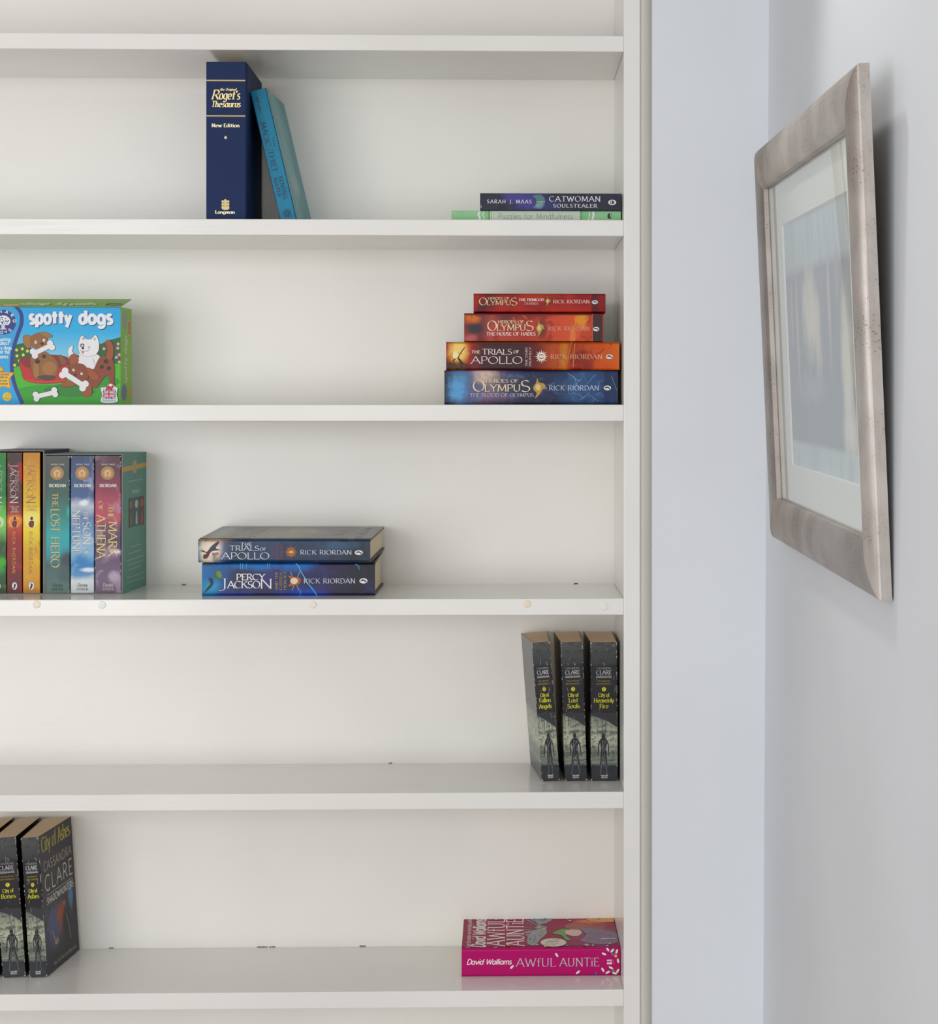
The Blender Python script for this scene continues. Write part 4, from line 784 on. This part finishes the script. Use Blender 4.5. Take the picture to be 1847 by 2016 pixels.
p.ell(131, 138, 18, 21, (236, 230, 214), out=(200, 180, 170), ow=1); p.text('FREE', (122, 140), (140, 134), 6, (60, 56, 56), 1.2); p.line([(124, 147), (138, 144)], 1.2, (110, 100, 100)); p.line([(124, 128), (140, 122)], 1.2, (110, 100, 100))
for i in range(26): petal(p, random.uniform(18, 220), random.choice((random.uniform(4, 30), random.uniform(146, 160))), 3, random.uniform(0, 180))
for x, y, c in ((119, 160, (236, 214, 60)), (66, 152, (240, 190, 60)), (150, 156, (90, 120, 200)), (176, 152, (236, 196, 80))): p.ell(x, y, 2.6, 3, c)
p.build(cv, ('front_cover_art', 'front_cover_lettering'))

# ---- game box
CR = (0, 570, 6.596); y0 = .045
loc, W, H, rc = stand(-62, 237.3, 604, y0, S3, CR); BD = .056
root = tag(empty('game_box', loc), 'colourful cardboard children\'s game box with cartoon dogs, on the third shelf', 'box')
SKY = art('box_front_print', (90, 180, 226), [('g', 'v', [(0, (60, 150, 60)), (.1, (70, 160, 60)), (.34, (96, 184, 76)), (.36, (176, 222, 242)), (.5, (150, 214, 244)), (.75, (84, 190, 242)), (1, (56, 178, 240))]), ('n', 40, .5, .7, (60, 150, 70), .0)], .3)
GRN = art('box_green_print', (150, 206, 84), [('n', 30, .4, .7, (162, 214, 100), .7)], .32); CARD = ink((176, 164, 150), .8)
sk = .0045
V = [(0, 0, 0), (W, 0, 0), (W, 0, H), (0, 0, H), (sk, BD, 0), (W+sk, BD, 0), (W+sk, BD, H), (sk, BD, H)]
bf = [(0, 1, 2, 3), (5, 4, 7, 6), (1, 5, 6, 2), (4, 0, 3, 7), (4, 5, 1, 0), (3, 2, 6, 7)]
body = mesh('box_body', V, bf, [SKY, CARD, GRN], root, [0, 2, 2, 2, 1, 1], [[(0, 0), (1, 0), (1, 1), (0, 1)]]+[[(0, 0)]*4]*5)
fv = []; nb = 6
for i in range(nb+1):
    t = i/nb; zz = H+.0003+.0140*t
    for x in (0, W): fv += [(x+sk*t, BD*t*.96, zz), (x+sk*t, BD*t*.96, zz-.0008)]
ff = []
for i in range(nb):
    a = i*4; b = a+4; ff += [(a, a+2, b+2, b), (a+1, b+1, b+3, a+3), (a, b, b+1, a+1), (a+2, a+3, b+3, b+2)]
ff += [(nb*4, nb*4+2, nb*4+3, nb*4+1), (0, 1, 3, 2)]
flap = mesh('lid_flap', fv, ff, [GRN, CARD], root, [0, 1, 1, 1]*nb+[1, 0])
ex = loc.x
p = Print(rc, (0, 0, 0), (W, 0, 0), (0, 0, H), (0, -1, 0)); OL = (70, 40, 30)
XL = rc[0]; YB = rc[3]
p.blob([(150, 1050), (160, 760), (230, 710), (330, 700), (420, 780), (430, 950), (300, 1040)], (44, 104, 56)); p.blob([(1240, 980), (1250, 760), (1340, 690), (1480, 640), (1640, 640), (1640, 1000), (1420, 1010)], (44, 104, 56))
p.blob([(100, 1100), (200, 1010), (500, 950), (900, 960), (1300, 950), (1500, 960), (1640, 1040), (1640, 1560), (100, 1560)], (98, 196, 62)); p.blob([(150, 1330), (500, 1240), (900, 1260), (1300, 1240), (1640, 1330), (1640, 1560), (150, 1560)], (72, 172, 56)); p.blob([(560, 1300), (900, 1220), (1250, 1330), (900, 1400)], (56, 142, 60)); p.blob([(1180, 1180), (1400, 1100), (1560, 1200), (1400, 1260)], (64, 160, 64))
def flower(x, y, c, cc):
    for i in range(5): p.ell(x+13*math.cos(i*1.257-1.57), y+13*math.sin(i*1.257-1.57), 9, 9, c, n=8); p.layer -= .9
    p.layer += 1; p.ell(x, y, 5, 5, cc, n=8); p.layer -= 2.5
for x, y in ((215, 785), (290, 770), (355, 798), (220, 862), (300, 848), (190, 982), (250, 925)): flower(x, y, (232, 226, 90), (250, 250, 200))
for x, y in ((1535, 705), (1350, 768), (1530, 760), (1512, 880), (1550, 845), (1550, 940)): flower(x, y, (240, 170, 180), (250, 230, 140))
# blue panel at the left with its curved border
p.line(flow([(190, rc[1]+6), (262, 300), (275, 430), (226, 580), (176, 740), (150, 900), (152, 1080), (196, 1270), (290, YB-10)]), 60, (30, 58, 146))
p.poly([(XL, rc[1])]+flow([(168, rc[1]), (242, 300), (255, 430), (206, 580), (156, 740), (130, 900), (132, 1080), (176, 1270), (268, YB)])+[(XL, YB)], (56, 178, 236))
p.ell(42, 425, 166, 162, (34, 58, 146)); 
for i, ch in enumerate('ORCHARD'):
    a = R(202-i*32.5+0); cx, cy = 42-128*math.cos(a-math.pi), 425-122*math.sin(a); 
    cx = 42+128*math.cos(a); t = (math.sin(a), math.cos(a)); p.text(ch, (cx-18*t[0], cy-18*t[1]), (cx+18*t[0], cy+18*t[1]), 38, (240, 240, 246), 8, 'sans')
for i, ch in enumerate('TOYS'):
    a = R(238+i*24); cx, cy = 42+152*math.cos(a), 425-150*math.sin(a); t = (-math.sin(a), -math.cos(a)); p.text(ch, (cx-17*t[0], cy-17*t[1]), (cx+17*t[0], cy+17*t[1]), 36, (240, 240, 246), 8, 'sans')
p.blob([(-48, 400), (-10, 350), (60, 336), (120, 370), (134, 420), (100, 462), (40, 450), (0, 462), (-40, 450)], (236, 238, 240)); p.blob([(20, 450), (60, 450), (66, 500), (90, 516), (-10, 518), (16, 500)], (214, 220, 230))
for i in range(22): a = random.random()*6.28; q = random.random()**.5; p.ell(44+72*q*math.cos(a), 402+46*q*math.sin(a), 7, 8, (40, 60, 140), n=8); p.layer -= 1
p.layer += 1
for t, x0_, x1_, y in (('Counting', -60, 136, 668), ('Collect', -38, 118, 718), ('spotty dogs', -110, 150, 778), ('count the', -70, 124, 832), ('bones', -12, 104, 892)): p.text(t, (x0_, y), (x1_, y), 44, (236, 244, 250), 8, 'sans', sp=.1)
p.poly([(-80, 1090), (-30, 1080), (10, 985), (60, 1070), (190, 1078), (126, 1160), (142, 1290), (40, 1262), (-70, 1290), (-50, 1180)], (226, 150, 40)); p.poly([(-70, 1094), (-24, 1088), (12, 1004), (54, 1080), (170, 1086), (114, 1160), (128, 1274), (40, 1250), (-62, 1276), (-42, 1180)], (244, 204, 60))
for t, x0_, x1_, y in (('With', -20, 50, 1080), ('educational', -70, 120, 1114), ('guide on', -30, 102, 1150), ('the box', -28, 92, 1196), ('reverse', -26, 102, 1236)): p.text(t, (x0_, y), (x1_, y), 28, (60, 64, 120), 5, 'sans', sp=.1)
p.ell(92, 1392, 58, 58, (240, 206, 60)); p.text('3-6', (68, 1382), (116, 1382), 30, (190, 176, 70), 5, 'sans'); p.text('players', (52, 1418), (132, 1418), 22, (190, 176, 70), 4, 'sans')
# title
for t, x0_, x1_ in (('spotty', 366, 936), ('dogs', 1012, 1472)): p.text(t, (x0_+20, 440), (x1_-14, 440), 168, (244, 244, 248), 44, 'sans', sp=.16, shadow=(44, 62, 130), off=(9, 9))
# dog basket and the brown dog
p.blob([(250, 920), (330, 880), (600, 850), (800, 860), (890, 900), (890, 1000), (600, 1010), (300, 1000)], (150, 30, 36), out=OL)
p.blob([(760, 870), (790, 850), (830, 890), (860, 940), (820, 980), (790, 950)], (140, 96, 56), out=OL)
BR = (158, 108, 62); BR2 = (176, 126, 78); RB = (150, 74, 38); RB2 = (172, 92, 48)
p.blob([(400, 880), (440, 820), (560, 800), (680, 870), (750, 960), (750, 1080), (690, 1150), (520, 1160), (440, 1140), (410, 1020)], BR, out=OL); p.ell(640, 1020, 96, 92, BR2, out=(100, 64, 36)); p.blob([(440, 960), (500, 960), (510, 1080), (490, 1150), (440, 1150)], BR2, out=(100, 64, 36)); p.blob([(480, 1140), (560, 1110), (700, 1120), (720, 1160), (600, 1180)], (92, 62, 46))
p.ell(572, 868, 26, 26, (30, 26, 26)); p.ell(488, 934, 32, 30, (30, 26, 26))
p.blob([(250, 930), (330, 1000), (400, 1030), (430, 1120), (500, 1170), (640, 1180), (720, 1150), (760, 1040), (800, 1000), (890, 980), (890, 1060), (860, 1180), (700, 1215), (480, 1215), (320, 1170), (280, 1060)], (206, 34, 42), out=(90, 20, 30), ow=4); p.line([(330, 1172), (480, 1196), (700, 1196), (850, 1166)], 14, (236, 80, 80))
p.blob([(310, 600), (360, 590), (410, 620), (400, 720), (370, 765), (320, 720), (300, 650)], BR2, out=OL); p.blob([(400, 620), (470, 570), (560, 570), (610, 620), (615, 700), (570, 750), (500, 765), (430, 750), (400, 700)], BR, out=OL); p.blob([(520, 565), (580, 550), (680, 600), (640, 622), (580, 610)], BR2, out=OL)
for x, y in ((465, 684), (572, 658)): p.ell(x, y, 17, 20, (244, 244, 240)); p.ell(x+3, y+2, 6, 8, (30, 26, 26))
p.ell(548, 702, 24, 18, (50, 34, 30)); p.blob([(510, 735), (560, 745), (600, 725), (590, 760), (540, 765)], BR2)
def bone(x0_, y0_, x1_, y1_, r):
    dx, dy = x1_-x0_, y1_-y0_; l = math.hypot(dx, dy); ux, uy = dx/l, dy/l; vx, vy = -uy, ux
    for g, c in ((4, (110, 100, 110)), (0, (240, 238, 240))):
        p.line([(x0_, y0_), (x1_, y1_)], r*1.5+2*g, c)
        for (x, y, s) in ((x0_, y0_, -1), (x1_, y1_, 1)):
            for q in (-1, 1): p.ell(x+vx*q*r*.75+ux*s*r*.1, y+vy*q*r*.75+uy*s*r*.1, r+g, r+g, c, n=14); p.layer -= .75
bone(445, 830, 660, 725, 40)
# white terrier and red dog
p.blob([(885, 780), (930, 730), (950, 740), (940, 800), (970, 860), (930, 900), (890, 850)], (240, 240, 242), out=OL)
p.blob([(960, 850), (1100, 830), (1260, 840), (1330, 920), (1330, 1000), (1250, 1030), (1000, 1020), (940, 960)], (238, 238, 240), out=OL); p.line([(1215, 900), (1230, 960), (1255, 985)], 5, (120, 120, 124))
p.blob([(1020, 720), (1060, 600), (1120, 640), (1190, 640), (1240, 590), (1280, 660), (1285, 780), (1230, 850), (1120, 865), (1040, 830)], (242, 242, 244), out=(60, 60, 64)); p.poly([(1070, 650), (1075, 615), (1110, 645)], (214, 150, 150)); p.poly([(1215, 650), (1240, 612), (1240, 662)], (214, 150, 150)); p.ell(1070, 725, 30, 26, (120, 120, 124)); p.ell(1070, 728, 12, 12, (244, 244, 240)); p.ell(1155, 748, 14, 14, (60, 60, 60)); p.ell(1152, 746, 9, 9, (244, 244, 240)); p.ell(1078, 762, 18, 15, (34, 32, 34)); p.line([(1040, 790), (1080, 800), (1130, 800), (1165, 780)], 5, (60, 60, 64)); p.blob([(1062, 805), (1090, 805), (1085, 832), (1066, 828)], (226, 130, 130))
p.blob([(1300, 880), (1390, 870), (1470, 920), (1490, 1060), (1480, 1180), (1495, 1240), (1440, 1240), (1420, 1160), (1390, 1110), (1330, 1170), (1260, 1270), (1180, 1260), (1150, 1160), (1220, 1040)], RB, out=OL); p.blob([(1380, 880), (1400, 780), (1370, 680), (1420, 660), (1470, 720), (1475, 830), (1450, 910)], RB2, out=OL)
for x, y, rr in ((1378, 932, 30), (1416, 1022, 27), (1325, 1005, 26), (1005, 868, 24)): p.ell(x, y, rr, rr, (30, 26, 26))
p.blob([(905, 880), (940, 840), (1000, 850), (1020, 930), (980, 985), (930, 980), (905, 930)], RB2, out=OL)
p.blob([(800, 1230), (850, 1200), (950, 1190), (1000, 1230), (900, 1260), (820, 1260)], RB2, out=OL); p.blob([(1080, 1220), (1160, 1200), (1190, 1280), (1185, 1370), (1110, 1390), (1065, 1360), (1100, 1300)], RB2, out=OL)
p.blob([(900, 1030), (960, 970), (1060, 965), (1130, 1020), (1150, 1120), (1110, 1190), (1000, 1200), (920, 1150), (895, 1090)], RB, out=OL); p.blob([(1130, 1020), (1200, 1040), (1280, 1120), (1270, 1170), (1220, 1175), (1160, 1130)], RB2, out=OL)
for x, y in ((958, 1044), (1062, 1092)): p.ell(x, y, 15, 17, (244, 244, 240)); p.ell(x+2, y-4, 6, 7, (30, 26, 26))
p.ell(980, 1106, 22, 18, (40, 30, 30)); bone(835, 1085, 1090, 1250, 44); bone(475, 1390, 710, 1335, 38)
# flag sticker
p.blob([(1312, 1280), (1370, 1270), (1440, 1222), (1500, 1265), (1530, 1280), (1515, 1360), (1525, 1460), (1320, 1465), (1330, 1370)], (236, 236, 238), out=(110, 110, 116), ow=3)
p.rect(1338, 1296, 1508, 1418, (44, 56, 130))
for q in (((1338, 1296), (1508, 1418)), ((1338, 1418), (1508, 1296))): p.line(q, 26, (236, 236, 240)); p.line(q, 10, (206, 40, 50))
p.rect(1400, 1296, 1436, 1418, (236, 236, 240)); p.rect(1338, 1340, 1508, 1374, (236, 236, 240)); p.rect(1408, 1296, 1428, 1418, (206, 40, 50)); p.rect(1338, 1348, 1508, 1366, (206, 40, 50))
p.blob([(1380, 1290), (1385, 1262), (1415, 1245), (1440, 1262), (1470, 1240), (1478, 1270), (1450, 1296), (1410, 1300)], (206, 40, 50)); p.rect(1330, 1428, 1510, 1452, (200, 206, 222))
p.build(body, ('box_art', 'lettering'))
p = Print((0, 0, 56, 140), (W, 0, 0), (sk, BD, 0), (0, 0, H), (1, -.08, 0)); p.text('spotty dogs', (32, 108), (32, 40), 14, (206, 224, 190), 2.6, 'sans', sp=.16); p.ell(20, 18, 12, 14, (160, 176, 160)); p.ell(18, 122, 13, 12, (120, 130, 170)); p.rect(36, 16, 52, 40, (214, 190, 110)); p.rect(39, 19, 49, 37, (196, 130, 100)); p.rect(36, 112, 50, 128, (206, 186, 90)); p.build(body, ('side_art', 'side_lettering'))
p = Print((0, 0, 300, 60), (0, 0, H+.0005), (W, 0, 0), (0, BD*.48, .0070), (0, -.25, .97)); p.layer = 3
p.text('spotty dogs', (247, 10), (96, 10), 36, (232, 240, 226), 8, 'sans', sp=.2, shadow=(70, 110, 50)); p.rect(62, 20, 100, 60, (226, 176, 60)); p.text('with', (96, 30), (66, 30), 18, (240, 240, 236), 4, 'sans'); p.ell(282, 22, 17, 16, (44, 66, 140)); p.text('OYS', (292, 22), (274, 22), 9, (236, 236, 240), 2, 'sans'); p.build(flap, ('flap_art', 'flap_lettering'))

# ------------------------------------------------------------------ picture on the right wall
FW, FH = .6843, .4992
pic = tag(empty('picture_frame', (0, 0, 0)), 'silver framed picture hanging on the right wall, tipped forward at the top', 'picture')
pic.matrix_world = Matrix.Translation((.36294, -.8595, 1.17633)) @ Matrix.Rotation(-.046763, 4, 'Y') @ Matrix.Rotation(.020843, 4, 'X')
def silver():
    m, nt, b = pbsdf('distressed_silver_leaf'); tc = nt.nodes.new('ShaderNodeTexCoord'); O = tc.outputs['Object']
    n1 = noise(nt, O, 14, 5); n2 = noise(nt, scaled(nt, O, (1, 1, 1.6)), 260, 6); n3 = noise(nt, scaled(nt, O, (400, 26, 26)), 1, 3)
    c = mixc(nt, maprange(nt, n1, .3, .7), lin((190, 183, 178)), lin((168, 159, 153)))
    c = mixc(nt, math_n(nt, 'MULTIPLY', maprange(nt, n3, .5, .75), .35), c, lin((206, 196, 190)))
    spk = math_n(nt, 'MULTIPLY', maprange(nt, n2, .56, .66), maprange(nt, n1, .42, .62))
    c = mixc(nt, math_n(nt, 'MULTIPLY', spk, .55), c, lin((92, 80, 72)))
    nt.links.new(c, b.inputs['Base Color']); b.inputs['Metallic'].default_value = .45; b.inputs['Roughness'].default_value = .42; bump(nt, b, n2, .12, .0006); return m
SILV = silver(); RIM = ink((196, 160, 100), .5)
prof = [(0, .0), (0, .0100), (.0010, .0116), (.004, .0140), (.010, .0162), (.020, .0178), (.030, .0182), (.040, .0176), (.048, .0160), (.0525, .0140), (.054, .0122), (.054, .0066), (.048, .0066), (.048, 0)]
def member(kind):
    k = len(prof); v = []
    for e in (0, 1):
        for i, d in prof:
            if kind == 'bottom': q = (i if e == 0 else FW-i, i)
            elif kind == 'top': q = (i if e == 0 else FW-i, FH-i)
            elif kind == 'near': q = (i, i if e == 0 else FH-i)
            else: q = (FW-i, i if e == 0 else FH-i)
            v.append((-d, q[0], q[1]))
    f = [(i, (i+1) % k, k+(i+1) % k, k+i) for i in range(k)]+[tuple(range(k)), tuple(range(k, 2*k))[::-1]]
    me = mesh('frame_member', v, f, [SILV], pic)
    for i, pl_ in enumerate(me.data.polygons): pl_.use_smooth = 2 <= i <= 9
    return me
for kind in ('bottom', 'top', 'near', 'far'): member(kind)
def pane():
    m = bpy.data.materials.new('picture_glass'); m.use_nodes = True; nt = m.node_tree; nt.nodes.clear()
    out = nt.nodes.new('ShaderNodeOutputMaterial'); mx = nt.nodes.new('ShaderNodeMixShader'); t = nt.nodes.new('ShaderNodeBsdfTransparent'); g = nt.nodes.new('ShaderNodeBsdfGlossy'); ge = nt.nodes.new('ShaderNodeNewGeometry'); dt = nt.nodes.new('ShaderNodeVectorMath'); dt.operation = 'DOT_PRODUCT'
    nt.links.new(ge.outputs['Incoming'], dt.inputs[0]); nt.links.new(ge.outputs['Normal'], dt.inputs[1])
    sch = math_n(nt, 'POWER', math_n(nt, 'SUBTRACT', 1, math_n(nt, 'ABSOLUTE', dt.outputs['Value'])), 5)
    fr = math_n(nt, 'MULTIPLY_ADD', sch, .96, .04); g.inputs['Roughness'].default_value = .02; t.inputs[0].default_value = (.965, .985, .98, 1)
    nt.links.new(fr, mx.inputs[0]); nt.links.new(t.outputs[0], mx.inputs[1]); nt.links.new(g.outputs[0], mx.inputs[2]); nt.links.new(mx.outputs[0], out.inputs[0]); return m
mesh('glass', [(-.0064, .049, .049), (-.0064, FW-.049, .049), (-.0064, FW-.049, FH-.049), (-.0064, .049, FH-.049)], [(3, 2, 1, 0)], [pane()], pic)
def slab(name, a0, a1, b0, b1, d0, d1, m, uv=False):
    v = [(-d, a, b) for d in (d0, d1) for a, b in ((a0, b0), (a1, b0), (a1, b1), (a0, b1))]
    f = [(0, 1, 2, 3), (7, 6, 5, 4), (0, 4, 5, 1), (1, 5, 6, 2), (2, 6, 7, 3), (3, 7, 4, 0)]
    UVS = [[(0, 0)]*4, [(0, 1), (1, 1), (1, 0), (0, 0)]]+[[(0, 0)]*4]*4
    return mesh(name, v, f, [m], pic, None, UVS if uv else None)
slab('backing_board', .0485, FW-.0485, .0485, FH-.0485, .0002, .0022, ink((150, 130, 104), .9))
slab('print_sheet', .10, .56, .085, .41, .0023, .0027, art('faded_print', (150, 168, 178), [
    ('g', 'v', [(0, (226, 240, 242)), (.13, (220, 234, 238)), (.15, (180, 190, 198)), (.74, (182, 190, 200)), (.78, (216, 228, 232)), (1, (226, 238, 241))]),
    ('b', .60, .60, .15, .22, (246, 244, 234), 1, .35, 30), ('b', .50, .52, .07, .2, (240, 236, 228), .9, .4, 40), ('b', .80, .55, .035, .3, (224, 214, 216), .9, .4, 50), ('b', .88, .62, .03, .16, (220, 210, 212), .8, .4, 50), ('b', .33, .62, .03, .26, (228, 222, 222), .8, .4, 50), ('b', .42, .66, .025, .2, (190, 190, 204), .8, .4, 50),
    ('b', .13, .42, .10, .34, (246, 244, 236), 1, .25, 30), ('b', .12, .2, .14, .12, (246, 244, 238), 1, .2, 30), ('b', .22, .7, .04, .14, (206, 206, 196), .8, .4, 50), ('b', .62, .34, .25, .08, (208, 212, 214), .7, .8, 60), ('n', 30, .45, .7, (192, 200, 206), .35, (1, 1, .25))], .5), True)
# mount with its opening: four strips joined into one card
def mount():
    A0, A1, B0, B1 = .0485, FW-.0485, .0485, FH-.0485; a0, a1, b0, b1 = .112, .5425, .100, .3925; t0, t1 = .0028, .0048; bv = .0016
    v = [(-t1, a, b) for a, b in ((A0, B0), (A1, B0), (A1, B1), (A0, B1))]+[(-t1, a, b) for a, b in ((a0, b0), (a1, b0), (a1, b1), (a0, b1))]+[(-t0, a, b) for a, b in ((a0+bv, b0+bv), (a1-bv, b0+bv), (a1-bv, b1-bv), (a0+bv, b1-bv))]
    f = []
    for i in range(4): j = (i+1) % 4; f += [(i, 4+i, 4+j, j), (4+i, 8+i, 8+j, 4+j)]
    mesh('mount', v, f, [ink((250, 252, 248), .8), ink((250, 250, 246), .7)], pic, [0, 1]*4)
mount()
for bk in (FW*.3, FW*.7): slab('wall_bumper', bk-.008, bk+.008, .004, .016, -.0012, 0, ink((90, 80, 70), .9))
